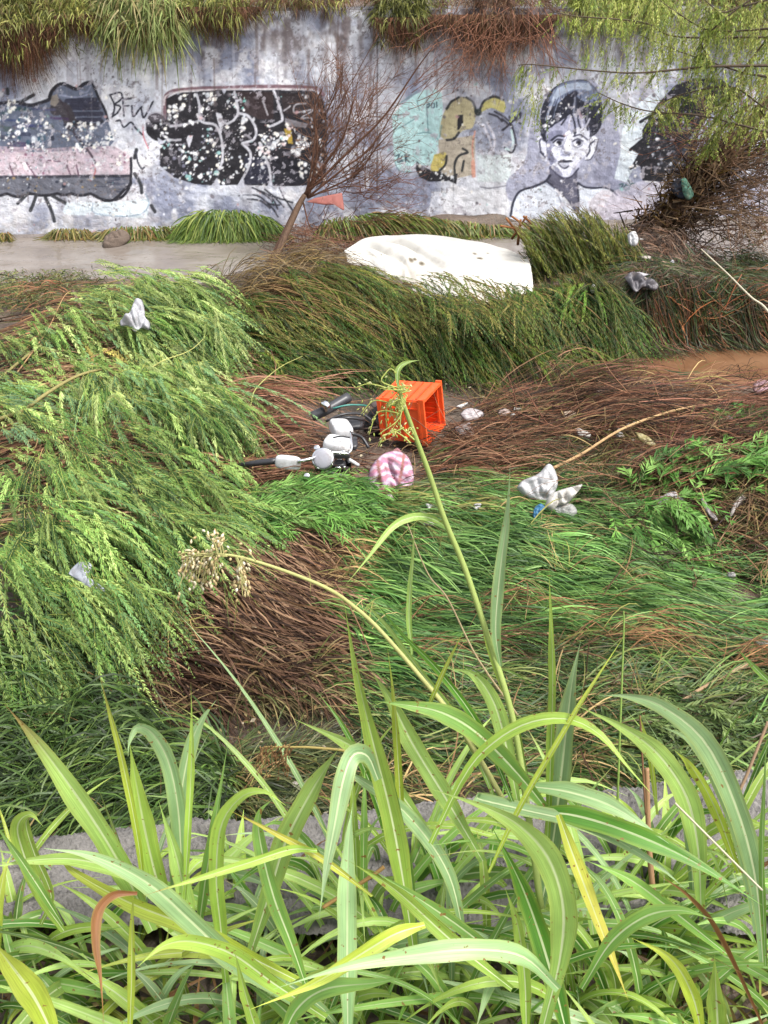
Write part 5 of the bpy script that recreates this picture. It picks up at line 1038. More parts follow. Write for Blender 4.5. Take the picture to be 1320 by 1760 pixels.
# motorcycle, only its front end shows above the reeds
mo = on_ground([575], [800])[0]; mz = mo[2]-.03; moto = thing('motorcycle', 'wrecked motorcycle buried in reeds with headlamp, mirror and white bodywork showing', 'motorcycle', mo)
def MP(u, v, z): return at_z(u, v, z+mz)[0]
WH = np.array([.52, .52, .53]); CH = np.array([.75, .75, .76]); BK = np.array([.025, .025, .028])
def cyl(g, c, ax_, r, l, col, k=24, r2=None):
    ax_ = unit(np.array(ax_, float)); u_ = unit(np.cross(ax_, [.1, .3, .9])); w_ = np.cross(ax_, u_); th = np.linspace(0, 2*math.pi, k, endpoint=False)
    prof = [(0, .0), (0, r*.94), (.03*l, r), (.97*l, r2 or r), (l, (r2 or r)*.94), (l, 0)]
    V = np.concatenate([c+ax_*(h-l/2)+rr*(np.cos(th)[:, None]*u_+np.sin(th)[:, None]*w_) for h, rr in prof]); i = np.arange(5)[:, None]*k; j = np.arange(k)[None]; j2 = (j+1) % k
    g.add(V, np.stack([i+j, i+j2, i+k+j2, i+k+j], -1).reshape(-1, 4), None, col)
tocam = unit(np.array([-.15, -.85, .5])); hc = MP(556, 789, .40)
g = Geo(); cyl(g, hc, tocam, .078, .07, CH); g.build('headlight', M_chrome, moto); g = Geo(); g.rbox(hc+tocam*.034, (.135, .135, .03), np.array([.26, .26, .29]), np.stack([unit(np.cross([0, 0, 1], tocam)), unit(np.cross(tocam, np.cross([0, 0, 1], tocam))), tocam], 1), 2, 24, 12)
hl = [o for o in moto.children if o.name.startswith('headlight')][0]; o = g.build('lens', M_plast); put(o, moto); o.parent = hl
g = Geo(); g.rbox(MP(580, 766, .36), (.20, .15, .12), WH, np.array([[.96, .26, .1], [-.26, .96, 0], [-.1, 0, .99]]), 4.2); g.build('fuel_tank', M_plast, moto)
g = Geo(); g.rbox(MP(586, 737, .34), (.15, .21, .10), WH*.95, np.array([[.94, -.30, .15], [.30, .95, 0], [-.15, 0, .98]]), 5); g.build('fairing', M_plast, moto)
g = Geo(); g.tube([MP(573, 752, .45), MP(585, 750, .47), MP(600, 752, .44)], .006, BK, 6); g.build('dark_gap_line', M_black, moto)  # dark gap between tank and fairing, its shade drawn as a black tube
for dx in (0, 14):
    g = Geo(); g.tube([MP(583+dx, 768, .38), MP(584+dx, 800, .22), MP(585+dx, 822, .12)], [.017, .019], CH, 10, 12); g.tube([MP(584+dx, 792, .26), MP(585+dx, 822, .10)], [.026, .024], BK, 10, 8); g.build('fork', M_chrome if dx else M_black, moto)
g = Geo(); g.tube([MP(602, 742, .42), MP(604, 758, .40), MP(603, 775, .36), MP(590, 782, .34)], .008, CH, 8); g.tube([MP(540, 790, .40), MP(565, 778, .42), MP(600, 780, .40)], .011, CH, 8); g.build('handlebar', M_chrome, moto)
g = Geo(); g.rbox(MP(585, 782, .36), (.14, .05, .045), BK, None, 4); g.rbox(MP(583, 800, .26), (.10, .08, .07), BK, None, 3); g.rbox(MP(572, 812, .16), (.16, .10, .08), BK, None, 3); g.rbox(MP(595, 808, .22), (.05, .05, .05), BK, None, 3); g.build('yoke', M_black, moto)
for a_, b_ in (((590, 777, .39), (.035, .02, .03)), ((581, 804, .30), (.04, .02, .02)), ((592, 804, .30), (.018, .02, .03))): g = Geo(); g.rbox(MP(*a_), b_, CH); g.build('bolt', M_chrome, moto)
for c_, r_ in (((545, 770), .022), ((528, 818), .02)):
    g = Geo(); cyl(g, MP(c_[0], c_[1], .36), tocam, r_, .03, CH, 16); g.build('turn_signal', M_chrome, moto)
g = Geo(); mm = MP(495, 795, .40); g.rbox(mm, (.185, .05, .105), WH, np.array([[.98, 0, .12], [0, 1, 0], [-.12, 0, .98]]), 3.6); mi = g.build('mirror', M_plast, moto)
g = Geo(); g.tube([MP(512, 793, .42), MP(535, 788, .43), MP(556, 777, .42)], [.012, .009], CH*.9+.1, 8); g.build('mirror_arm', M_chrome, moto)
g = Geo(); g.tube([MP(412, 800, .30), MP(440, 796, .36), MP(476, 792, .39)], [.020, .024], BK, 10); g.build('grip', M_black, moto)
g = Geo(); g.tube([MP(536, 716, .26), MP(560, 705, .30), MP(600, 682, .36)], [.040, .040], BK*1.6, 12, 12); g.build('exhaust', M_black, moto)
g = Geo(); g.tube([MP(556, 700, .36), MP(562, 696, .365)], .042, CH, 12, 4); g.build('clamp', M_chrome, moto)
g = Geo(); g.tube([MP(560, 724, .3), MP(590, 712, .34), MP(622, 712, .3), MP(640, 724, .24)], .010, BK, 6); g.tube([MP(575, 722, .32), MP(600, 718, .34), MP(625, 722, .28)], .012, BK, 6)
g.tube([MP(572, 702, .34), MP(600, 696, .36), MP(630, 697, .3)], .007, srgb((60, 120, 110)), 6); g.build('cable', M_black, moto)
g = Geo(); g.rbox(MP(598, 727, .20), (.26, .20, .06), BK, None, 3); g.build('seat', M_black, moto)
g = Geo(); g.tube([MP(604, 745, .40), MP(622, 752, .34), MP(634, 770, .28)], .012, BK, 8); g.tube([MP(600, 790, .30), MP(616, 800, .24)], .014, CH*.6, 8); g.tube([MP(545, 806, .30), MP(566, 812, .24), MP(600, 820, .2)], .012, BK, 8); g.build('frame', M_black, moto)
g = Geo(); g.rbox(MP(607, 762, .30), (.07, .16, .05), BK*1.5, None, 4); g.build('side_cover', M_black, moto)
# pink striped bag
def stripes(a, b, C3):
    s = np.sin(b*17+1.9*np.sin(a*4+1)+.9*np.sin(a*13+b*5)+1.1*np.sin(b*7+a*3)); m = sstep(-.3, .5, s)[:, None]; C3 = np.array([.40, .17, .23])*(1-m)+np.array([.52, .40, .48])*m
    s2 = sstep(.5, .9, np.sin(b*15+2.2+1.2*np.sin(a*5)))[:, None]; C3 = C3*(1-.35*s2)+np.array([.22, .12, .26])*.35*s2
    for x0, k in ((-.42, .18), (.50, -.12)):
        w = np.abs(a-x0-k*b); m = np.clip((.075-w)/.02, 0, 1)[:, None]; C3 = C3*(1-m)+np.array([.26, .11, .10])*m
    return C3
bag = lump('striped_bag', [(632, 820), (638, 802), (650, 787), (666, 777), (686, 776), (701, 785), (709, 805), (711, 828), (701, 843), (676, 849), (652, 852), (636, 842)], .22, .07, .045, (240, 180, 200), M_cloth, 'pink and lilac zebra striped bag with brown straps below the orange crate', 'bag', nrm=(.05, -.88, .48), colf=stripes, seed=6)
lump('bag_handle', [(671, 783), (675, 774), (683, 770), (690, 776), (694, 786), (688, 790), (684, 780), (678, 779), (675, 787)], .33, .012, .002, (170, 110, 120), M_cloth, nrm=(.1, -.75, .65), parent=None)
bh = C.objects['bag_handle']; bh.parent = bag
# white bags and scraps
Wc = (226, 226, 232)
lump('plastic_bag', [(206, 552), (222, 540), (232, 516), (243, 515), (248, 528), (250, 545), (258, 556), (256, 567), (243, 564), (233, 571), (222, 562), (208, 560)], .44, .04, .07, Wc, M_film, 'white plastic bag caught high in the fallen willow', 'bag', seed=3)
lump('plastic_bag', [(888, 838), (898, 826), (925, 814), (942, 797), (953, 806), (959, 826), (955, 844), (940, 861), (916, 859), (898, 850)], .28, .05, .05, (250, 250, 252), M_film, 'crumpled white bag on the bare branch, upper of the two hooked there', 'bag', seed=12, nrm=(0, -.8, .6))
lump('plastic_bag', [(934, 876), (944, 852), (963, 842), (985, 836), (1001, 833), (990, 850), (974, 866), (957, 870), (947, 880)], .26, .04, .04, (250, 246, 238), M_film, 'creamy white torn bag just below the bag on the bare branch', 'bag', seed=13, nrm=(0, -.8, .6))
lump('plastic_scrap', [(915, 886), (919, 872), (930, 866), (938, 874), (930, 880), (920, 892)], .22, .02, .015, (70, 140, 186), M_film, 'bright blue scrap at the tip of the creamy white bag', 'plastic', seed=14)
lump('plastic_scrap', [(948, 878), (965, 866), (985, 868), (992, 882), (975, 890), (955, 884)], .18, .02, .02, (190, 192, 188), M_film, 'thin greyish film under the creamy white bag', 'plastic', seed=15)
lump('plastic_bag', [(117, 986), (122, 978), (136, 966), (152, 966), (158, 974), (146, 979), (138, 984), (160, 1000), (178, 1010), (180, 1018), (168, 1020), (146, 1008), (128, 994)], .36, .02, .02, (214, 220, 232), M_film, 'twisted thin white bag on the lower left willow leaves', 'bag', seed=16)
lump('plastic_bag', [(1072, 476), (1088, 466), (1100, 474), (1118, 478), (1132, 490), (1124, 500), (1106, 494), (1092, 502), (1080, 488)], .25, .02, .06, (120, 116, 122), M_film, 'dull grey bag under the leaning dead trunk', 'bag', seed=17)
lump('plastic_bag', [(1078, 404), (1086, 398), (1094, 402), (1097, 416), (1090, 424), (1081, 418)], .62, .04, .03, (244, 244, 246), M_film, 'small bright white bag at the foot of the leaning dead trunk', 'bag', seed=18)
lump('cloth_rag', [(1152, 322), (1160, 310), (1172, 306), (1184, 318), (1186, 330), (1176, 342), (1160, 336)], .0, .05, .03, (40, 46, 62), M_cloth, 'dark blue rag on the leaning trunk below the painted hair', 'rag', nrm=(0, -.9, .4), z=at_y(1168, 322, 12.0)[0][2], seed=19)
lump('cloth_rag', [(1170, 308), (1178, 306), (1188, 322), (1192, 336), (1182, 344), (1174, 332)], .0, .03, .02, (110, 158, 136), M_cloth, 'mint green strip hanging beside the dark blue rag', 'rag', nrm=(0, -.9, .4), z=at_y(1180, 325, 11.9)[0][2], seed=20)
lump('plastic_scrap', [(542, 340), (588, 331), (592, 362), (586, 360), (582, 341), (560, 345), (575, 352), (556, 352), (526, 347)], .0, .01, .01, (222, 140, 128), M_film, 'salmon pink strip of plastic snagged on the bare shrub', 'plastic', nrm=(0, -.95, .3), z=at_y(560, 346, 12.4)[0][2], seed=21, sm=False)
SC = [([(988, 736), (1000, 738), (1016, 746), (1010, 754), (994, 750)], (236, 230, 222), 'small creamy scrap lying in the brown reeds right of the crate'),
      ([(968, 708), (984, 706), (992, 714), (980, 724), (970, 720)], (230, 206, 180), 'pale peach scrap among brown reeds above the creamy scrap'),
      ([(790, 712), (802, 702), (822, 704), (832, 712), (820, 722), (800, 724)], (226, 216, 218), 'white rag in the reeds just right of the orange crate'),
      ([(780, 735), (800, 728), (816, 742), (806, 752), (788, 750)], (176, 160, 156), 'greyish film in the reeds below the white rag'),
      ([(854, 706), (868, 702), (878, 708), (870, 715), (858, 714)], (220, 196, 186), 'small pinkish scrap in the reeds'),
      ([(1028, 668), (1050, 670), (1072, 676), (1064, 682), (1040, 680), (1024, 676)], (206, 186, 176), 'long pale scrap near the edge of the brown pool'),
      ([(1090, 742), (1110, 748), (1128, 764), (1118, 768), (1100, 758)], (190, 176, 120), 'olive yellow scrap right of the long bare branch'),
      ([(1018, 488), (1024, 490), (1026, 502), (1018, 504), (1014, 496)], (240, 236, 232), 'tiny white scrap in the willow sapling'),
      ([(1034, 526), (1046, 530), (1060, 552), (1078, 548), (1082, 556), (1066, 560), (1046, 552)], (176, 160, 96), 'mustard coloured card at the foot of the willow sapling'),
      ([(1294, 658), (1310, 652), (1326, 660), (1322, 676), (1304, 678), (1294, 670)], (226, 180, 190), 'pale pink wrapper at the right edge by the pool'),
      ([(1026, 1102), (1036, 1098), (1046, 1104), (1044, 1114), (1032, 1114)], (200, 196, 200), 'grey white foam lump in the flattened green grass'),
      ([(356, 1296), (372, 1292), (382, 1296), (368, 1300)], (226, 226, 228), 'white splinter lying on the mud near the concrete ledge'),
      ([(500, 1346), (508, 1342), (516, 1346), (514, 1356), (504, 1356)], (206, 196, 184), 'pale pebble sized foam ball beside the concrete ledge'),
      ([(820, 1228), (834, 1222), (846, 1232), (840, 1246), (826, 1244)], (236, 238, 240), 'white scrap behind the tall grass leaves'),
      ([(1294, 1102), (1310, 1096), (1326, 1104), (1326, 1150), (1310, 1146), (1300, 1128)], (140, 138, 134), 'grey lump at the right edge in the flattened grass'),
      ([(1250, 984), (1262, 984), (1264, 992), (1252, 992)], (220, 220, 218), 'white chip on the brown mound at the right'),
      ([(798, 566), (812, 580), (822, 590), (816, 594), (800, 578)], (190, 186, 180), 'thin grey white strip in the middle of the dark willow mound'),
      ([(1000, 560), (1040, 545), (1078, 562), (1066, 592), (1020, 600), (1000, 585)], (140, 116, 98), 'brown cardboard sheet at the foot of the willow sapling')]
rx = np.random.RandomState(77)
LBL = ['tiny pale scrap among the red brown reeds just right of the orange crate', 'tiny pale scrap between the long bare branch and the brown pool', 'tiny pale scrap below the striped bag at the upper edge of the green grass', 'tiny pale scrap in the debris at the foot of the leaning dead trunk']
for k in range(34):
    reg = [(790, 690, 300, 90), (1000, 700, 280, 110), (600, 850, 300, 60), (1080, 400, 120, 110)][k % 4]
    u, v = reg[0]+reg[2]*rx.rand(), reg[1]+reg[3]*rx.rand(); r = 3+7*rx.rand()**2; a = np.sort(rx.rand(6))*6.28
    c_ = [(236, 230, 224), (214, 200, 190), (226, 222, 228), (196, 180, 160), (240, 238, 236)][k % 5]
    o_ = LBL[k % 4] and lump('litter_scrap', [(u+r*1.4*math.cos(q)*(.6+.6*rx.rand()), v+r*.8*math.sin(q)*(.6+.6*rx.rand())) for q in a], .20, .012, .012, c_, M_film, LBL[k % 4], 'litter', 'tiny pale scraps over the riverbed', seed=100+k, NR=6, NA=24)
for k, (o_, c_, l_) in enumerate(SC): lump('cardboard' if 'card' in l_ else 'litter_scrap', o_, .20 if 'mound' in l_ or 'reeds' in l_ or k in (5, 6, 7, 8, 16, 17) else .12, .018, .014, c_, M_film, l_, 'cardboard' if 'card' in l_ else 'litter', 'scraps of litter strewn over the riverbed', seed=30+k, NR=8, NA=36)
z3 = lambda *p: [(820+p[i]/2.64, 780+p[i+1]/2.64) for i in range(0, len(p), 2)]
lump('plastic_rag', z3(805, 205, 840, 192, 872, 174, 905, 176, 945, 215, 915, 212, 880, 204, 862, 226, 825, 230), .24, .02, .02, (208, 204, 204), M_film, 'torn whitish rag on the weeds at the right, left end of the debris', 'plastic', seed=60, NR=10, NA=48)
lump('plastic_rag', z3(925, 228, 952, 236, 975, 290, 972, 338, 955, 344, 936, 290), .20, .015, .015, (176, 168, 166), M_film, 'dirty grey rag hanging below the torn whitish rag', 'plastic', seed=61, NR=10, NA=48)
lump('plastic_rag', z3(1015, 200, 1030, 205, 1060, 262, 1092, 296, 1080, 306, 1045, 276, 1022, 236), .22, .012, .012, (186, 176, 176), M_film, 'thin pale twisted rag on the brown mound at the right', 'plastic', seed=62, NR=8, NA=40)
lump('plastic_rag', z3(1165, 215, 1185, 190, 1210, 186, 1220, 205, 1192, 226, 1170, 262, 1150, 290, 1145, 275), .22, .015, .015, (200, 190, 184), M_film, 'small forked white rag near the right edge on the brown mound', 'plastic', seed=63, NR=8, NA=40)
# bare branches on the ground
def stick(name, pts, r, h, col, label, sub_=None, leaves=None):
    P = np.array([on_ground([u], [v], hh)[0] for (u, v), hh in zip(pts, np.broadcast_to(h, len(pts)))]); t = thing(name, label, 'branch', P[0]); g = Geo(); g.tube(P, r, srgb(col)*ALB, 7, len(pts)*6); g.build('stem', M_bark, t)
    for p, rr, hh in (sub_ or []):
        Q_ = np.array([on_ground([u], [v], hh)[0] for u, v in p]); g = Geo(); g.tube(Q_, rr, srgb(col)*ALB, 6, len(p)*5); g.build('twig', M_bark, t)
    return t
st1 = stick('fallen_branch', [(770, 878), (830, 858), (890, 836), (950, 805), (1000, 780), (1070, 737), (1150, 708), (1210, 694), (1250, 678)], [.013, .013, .010, .006], [.05, .10, .16, .20, .26, .30, .26, .22, .2], (196, 160, 112), 'long pale bare branch arching over the red brown reeds', [([(985, 797), (1050, 799), (1115, 799)], [.008, .005], .2), ([(950, 812), (975, 826)], .005, .2)])
g = Geo(); q = inpoly([(1195, 690), (1330, 690), (1330, 760), (1230, 740)], 46); P = on_ground(q[:, 0], q[:, 1], .2); sprigs(g, P, dirpx(20+50*R.randn(46), .3), .22, .6, 7, .09, .022, .6, [(84, 130, 56), (110, 156, 72), (60, 100, 44)], [(150, 130, 80)]); g.build('foliage', M_leaf, st1)
stick('fallen_branch', [(700, 1128), (760, 1112), (830, 1098), (910, 1088), (960, 1092), (1040, 1104)], [.010, .010, .006], [.12, .14, .16, .18, .16, .1], (186, 150, 108), 'thin tan branch crossing the flattened green grass')
stick('fallen_branch', [(1168, 1206), (1215, 1178), (1260, 1154), (1320, 1122)], [.010, .013], .14, (176, 146, 112), 'straight grey tan stick behind the tall grass at the right')
stick('fallen_branch', [(990, 862), (1060, 856), (1130, 862), (1220, 850), (1320, 856)], [.008, .006], .16, (130, 100, 74), 'dark thin branch lying under the leafy weeds at the right')
stick('fallen_branch', [(500, 905), (512, 905), (560, 925)], .005, .12, (206, 186, 140), 'short broken straw standing on the tan reeds')
# rock in the river
lump('rock', [(176, 420), (182, 408), (200, 402), (218, 400), (224, 410), (210, 424), (194, 430), (178, 430)], .0, .12, .035, (120, 104, 92), M_conc, 'grey brown rock breaking the river surface by the far bank', 'rock', nrm=(.1, -.45, .9), z=.03, seed=22)
# leafy weeds
def weed(name, label, pg, n, phi, L, M, lL, lW, pal, dr=.5, h=.15, lift=.6):
    c = np.mean(pg, 0); t = thing(name, label, 'plant', on_ground([c[0]], [c[1]])[0]); g = Geo(); q = inpoly(pg, n); P = on_ground(q[:, 0], q[:, 1], h*.5+.12); P[:, 2] += h*(R.rand(n)-.5)
    ph = (phi(q[:, 0], q[:, 1]) if callable(phi) else phi)+28*R.randn(n); d = dirpx(ph, 0); d[:, 2] = lift*R.rand(n); sprigs(g, P, d, L*(.6+.8*R.rand(n)), dr, M, lL, lW, .5, pal, [(110, 130, 70)], curl=.3); g.build('foliage', M_leaf, t)
    for k in range(8): g = Geo(); g.tube([P[k]-np.array([0, 0, .15]), P[k]+np.array([.03, 0, .02])], .004, srgb((120, 130, 70))*ALB, 4, 4); g.build('stem', M_bark, t)
PK = [(98, 150, 62), (124, 176, 80), (72, 116, 48), (146, 190, 96)]
weed('leafy_weed', 'bright green long leaved weeds over the right hand edge of the brown reeds', [(1060, 850), (1120, 800), (1200, 770), (1330, 760), (1330, 850), (1150, 870)], 190, -40, .3, 12, .12, .016, PK, h=.2)
weed('leafy_weed', 'hanging long leaved weeds below the thin dark branch', [(1040, 870), (1130, 862), (1190, 880), (1180, 920), (1070, 900)], 46, 50, .26, 8, .11, .017, PK, h=.25)
weed('leafy_weed', 'green grassy tuft left of the pink striped bag', [(420, 850), (500, 830), (600, 830), (620, 860), (600, 900), (440, 915)], 230, lambda u, v: np.interp(u, [420, 620], [-20, 20]), .32, 12, .13, .010, PK, h=.15)
weed('leafy_weed', 'thin green leaves around the muddy hollow at the foot of the ledge', [(1000, 1180), (1200, 1170), (1330, 1220), (1330, 1290), (1000, 1320), (960, 1240)], 130, 20, .26, 10, .07, .012, [(96, 122, 62), (124, 146, 80), (72, 92, 46)], h=.1)

# ------------------------------------------------------------------ broken concrete ledge on the near bank
ledge = thing('concrete_ledge', 'grey weathered concrete ledge along the near bank, cracked at the right', 'ledge', (0, 1.75, 2.0))
zl = 2.45
Lt = [(-2600, 1700), (-700, 1515), (0, 1437), (60, 1432), (110, 1426), (200, 1412), (330, 1398), (440, 1398), (600, 1385), (800, 1362), (960, 1352), (1100, 1340), (1200, 1322), (1320, 1310), (3900, 1080)]
Lb = [(-2600, 1860), (-700, 1690), (0, 1590), (200, 1590), (400, 1600), (700, 1610), (1000, 1600), (1320, 1600), (3900, 1540)]
us = np.concatenate([np.linspace(-2600, -110, 160), np.linspace(-100, 1420, 620), np.linspace(1430, 3900, 160)]); tv_ = np.interp(us, *np.array(Lt).T)+2.5*sn(us*.05, 0*us, .9, 2)+1.5*sn(us*.3, 0*us, 1, 3); bv = np.interp(us, *np.array(Lb).T)
nvv = 90; bb = np.linspace(0, 1, nvv); UU_ = np.tile(us, (nvv, 1)); VV_ = tv_[None]*(1-bb[:, None])+bv[None]*bb[:, None]
X = at_z(UU_.ravel(), VV_.ravel(), zl).reshape(nvv, -1, 3); x_, y_ = X[..., 0], X[..., 1]
X[..., 2] += .006*sn(x_, y_, 14, 2)+.004*sn(x_, y_, 60, 3)+.0025*R.randn(*x_.shape)-.02*sstep(.1, 0, bb)[:, None]**2
def crack(pts, w, dp):
    P = np.asarray(pts, float); global X
    d = np.full(UU_.shape, 1e9)
    for a, b in zip(P[:-1], P[1:]):
        ab = b-a; t = np.clip(((UU_-a[0])*ab[0]+(VV_-a[1])*ab[1])/(ab@ab), 0, 1); d = np.minimum(d, np.hypot(UU_-a[0]-t*ab[0], VV_-a[1]-t*ab[1]))
    X[..., 2] -= dp*np.clip(1-d/w, 0, 1)**.7
crack([(1040, 1446), (1060, 1465), (1085, 1480), (1105, 1487), (1125, 1512), (1150, 1530), (1190, 1560), (1215, 1590)], 7, .05); crack([(985, 1345), (992, 1356), (1010, 1362)], 4, .03); crack([(1050, 1362), (1100, 1372), (1150, 1390)], 3, .012); crack([(1190, 1500), (1215, 1530)], 4, .02)
X[..., 2] -= .012*((UU_ > 1060) & (VV_ > 1470+.45*(UU_-1060)))
nn_ = len(us); i = np.arange(nvv-1)[:, None]*nn_; j = np.arange(nn_-1)[None]; q = np.stack([i+j, i+nn_+j, i+nn_+j+1, i+j+1], -1).reshape(-1, 4); V = X.reshape(-1, 3)
lc = srgb((138, 134, 130))*.55*(1+.25*sn(x_, y_, 9, 3)+.12*sn(x_, y_, 40, 1)).clip(.5, 1.5).reshape(-1, 1); 
mesh_o = mesh_np('top_slab', V, q, M_conc, None, lc); put(mesh_o, ledge)
E = X[0]; nE = len(E); V = np.concatenate([E, E*np.array([1, 1, 0])+np.array([0, .02, -.3])]); q = [(k, k+1, k+1+nE, k+nE) for k in range(nE-1)]
o = mesh_np('face', V, np.array(q), M_conc, None, np.tile(srgb((130, 128, 130))*.6, (len(V), 1))); put(o, ledge)
# ------------------------------------------------------------------ tall grass in the foreground
RF = np.random.RandomState(21)
GC = dict(b=((146, 182, 72), (176, 204, 94)), y=((174, 198, 66), (200, 212, 90)), g=((110, 154, 66), (140, 180, 92)), k=((136, 172, 112), (168, 198, 142)), d=((70, 120, 38), (96, 144, 50)), p=((158, 196, 98), (182, 212, 116)), o=((150, 160, 60), (186, 172, 80)), n=((142, 92, 58), (170, 122, 80)))
def leaf(P3, W, key, parent, roll0=0., roll1=.5, fold=.25, tipbrown=.0, K=26, name='leaf', flat=None):
    """P3 control points base->tip, W widest width in metres"""
    P = spline(P3, K); t = np.linspace(0, 1, K); T = unit(np.gradient(P, axis=0)); vd = unit(P-CAM) if flat is None else np.broadcast_to(flat, P.shape)
    s0 = unit(np.cross(T, vd)); n0 = np.cross(s0, T); rl = roll0+(roll1-roll0)*t+.25*np.sin(t*5+RF.rand()*6); s = s0*np.cos(rl)[:, None]+n0*np.sin(rl)[:, None]; n = np.cross(s, T)
    wp = (.42+.58*sstep(0, .32, t))*(1-sstep(.45, 1.02, t)**1.25)*(1+.05*np.sin(t*23+RF.rand()*6)); hw = W/2*wp.clip(.015)
    sx = np.array([-1, -.6, -.13, -.065, .065, .13, .6, 1]); h = fold*np.abs(sx)+0*sx; ripple = .10*np.sin(t*17+RF.rand()*6)[:, None]*(np.abs(sx)[None] > .9)
    V = P[:, None]+s[:, None]*(sx[None]*hw[:, None])[..., None]-n[:, None]*((h[None]+ripple)*hw[:, None])[..., None]
    c0, c1 = GC[key]; j = (1+.17*RF.randn()); c0 = srgb(c0)*.80*j; c1 = srgb(c1)*.80*j
    col = c0[None]*(1-t[:, None])+c1[None]*t[:, None]; col = np.repeat(col[:, None], 8, 1)
    rib = srgb((226, 236, 186))*.74; strength = (1-t**2)*.9 if key not in 'n' else 0*t
    for q in (3, 4): col[:, q] = col[:, q]*(1-strength[:, None])+rib*strength[:, None]
    e = srgb((190, 196, 90))*.6; col[:, [0, 7]] = col[:, [0, 7]]*.6+e*.4
    if tipbrown:
        m = sstep(1-tipbrown, 1, t)[:, None, None]; col = col*(1-m)+srgb((176, 140, 90))*.6*m
    q = (np.arange(K-1)[:, None]*8+np.arange(7)[None]); q = np.stack([q, q+1, q+9, q+8], -1).reshape(-1, 4)
    uvw = np.stack([np.broadcast_to(sx[None]*.5+RF.rand()*9, (K, 8)), np.broadcast_to(t[:, None]*3, (K, 8)), np.zeros((K, 8))], -1).reshape(-1, 3)
    o = mesh_np(name, V.reshape(-1, 3), q, M_blade, None, col.reshape(-1, 3), uvw); put(o, parent); return o
plants = []
for u, y, lab in ((60, 1.28, 'broad leaved tall grass at the lower left corner, a long pale leaf tip pointing up left'), (260, 1.36, 'tall grass clump with upright bright leaves and one brown withered leaf'), (450, 1.40, 'tall grass with pale hooked leaves in front of the grey ledge, left of centre'),
                  (545, 1.30, 'low dense tall grass at the bottom edge, between the withered leaf clump and the seed stalks'), (750, 1.30, 'leafy tall grass at the bottom edge under the long seed stalk'), (1140, 1.30, 'tall grass with narrow leaves at the bottom, just left of the lower right corner'),
                  (640, 1.34, 'tall grass with a long horizontal leaf across the bottom centre'), (850, 1.44, 'tallest grass plant, its two stems carrying seed heads over the riverbed'), (1030, 1.38, 'tall grass with wide arching leaves right of centre'), (1240, 1.42, 'tall grass at the lower right corner, leaves arching over the cracked ledge')):
    b = at_y(u, 1700, y)[0]; x = b[0]; z = float(near_z(np.array(x), np.array(y))); plants.append((u, thing('tall_grass', lab, 'grass plant', (x, y, z-.02), 'tall grass plants along the near bank')))
def nearest(u): return min(plants, key=lambda p: abs(p[0]-u))[1]
def TL(key, w, d0, d1, pts, r0=0., r1=.5, tb=.0, plant=None, fold=.25):
    pts = np.array(pts, float); n = len(pts); dep = np.interp(np.linspace(0, 1, n), [0, 1], [d0, d1]); P = at_d(pts[:, 0], pts[:, 1], dep); W = w*np.mean(dep)/F*.86
    leaf(P, W, key, plant or nearest(pts[0, 0]), r0, r1, fold, tb)
TL('p', 52, 1.95, 1.70, [(262, 1600), (225, 1520), (180, 1440), (120, 1350), (60, 1270), (8, 1210)], 0, .9, .35)
TL('y', 15, 1.95, 1.75, [(250, 1560), (238, 1450), (215, 1330), (190, 1230), (168, 1150)], .2, .8, .3)
TL('b', 46, 2.0, 1.85, [(300, 1600), (272, 1520), (250, 1430), (235, 1350), (222, 1272)], 0, .6)
TL('k', 36, 2.0, 1.8, [(318, 1590), (312, 1480), (306, 1390), (290, 1310), (262, 1260), (235, 1250), (222, 1275), (220, 1300)], 0, .8)
TL('k', 32, 2.02, 1.9, [(300, 1560), (302, 1460), (312, 1360), (328, 1280), (348, 1235), (372, 1203)], .2, -.3)
TL('b', 16, 1.95, 1.8, [(316, 1580), (322, 1460), (328, 1340), (330, 1260), (328, 1172)], .3, .9)
TL('p', 34, 1.98, 1.9, [(330, 1620), (318, 1540), (300, 1460), (272, 1375)], .2, .5)
TL('g', 22, 2.0, 1.85, [(340, 1610), (352, 1520), (370, 1410), (392, 1275)], .2, .4)
TL('b', 33, 2.0, 1.72, [(388, 1690), (380, 1600), (372, 1510), (380, 1420), (415, 1370), (455, 1362), (492, 1385)], 0, .6)
TL('g', 32, 1.85, 1.75, [(528, 1700), (500, 1620), (470, 1540), (448, 1450), (445, 1400), (470, 1372)], 0, .3)
TL('p', 46, 2.0, 1.8, [(430, 1640), (462, 1540), (490, 1450), (530, 1370), (560, 1320), (584, 1284)], .1, .9)
TL('k', 40, 1.72, 1.62, [(650, 1340), (632, 1300), (607, 1298), (590, 1340), (575, 1420), (560, 1500), (548, 1582)], .1, -.1)
TL('k', 40, 1.9, 1.9, [(598, 1800), (597, 1680), (597, 1560), (600, 1450), (606, 1380)], 0, .2)
TL('p', 30, 1.9, 1.72, [(330, 1560), (230, 1505), (140, 1478), (60, 1478), (-20, 1492)], .2, .3)
TL('k', 44, 1.85, 1.7, [(500, 1720), (410, 1660), (330, 1585), (250, 1515), (160, 1472), (76, 1458)], 0, .2)
TL('y', 38, 1.92, 1.8, [(520, 1690), (420, 1640), (320, 1590), (220, 1550), (130, 1500), (100, 1470)], .2, .5)
TL('o', 15, 1.8, 1.7, [(640, 1540), (560, 1480), (470, 1430), (384, 1388)], .3, .8)
TL('b', 20, 1.75, 1.65, [(545, 1462), (500, 1460), (430, 1482), (340, 1510), (245, 1540)], .2, .2, .2)
TL('n', 22, 1.75, 1.7, [(236, 1535), (195, 1538), (168, 1568), (164, 1620), (172, 1680), (180, 1780)], .2, 1.0)
TL('y', 16, 1.9, 1.8, [(222, 1800), (226, 1690), (227, 1600), (230, 1520)], .2, .4)
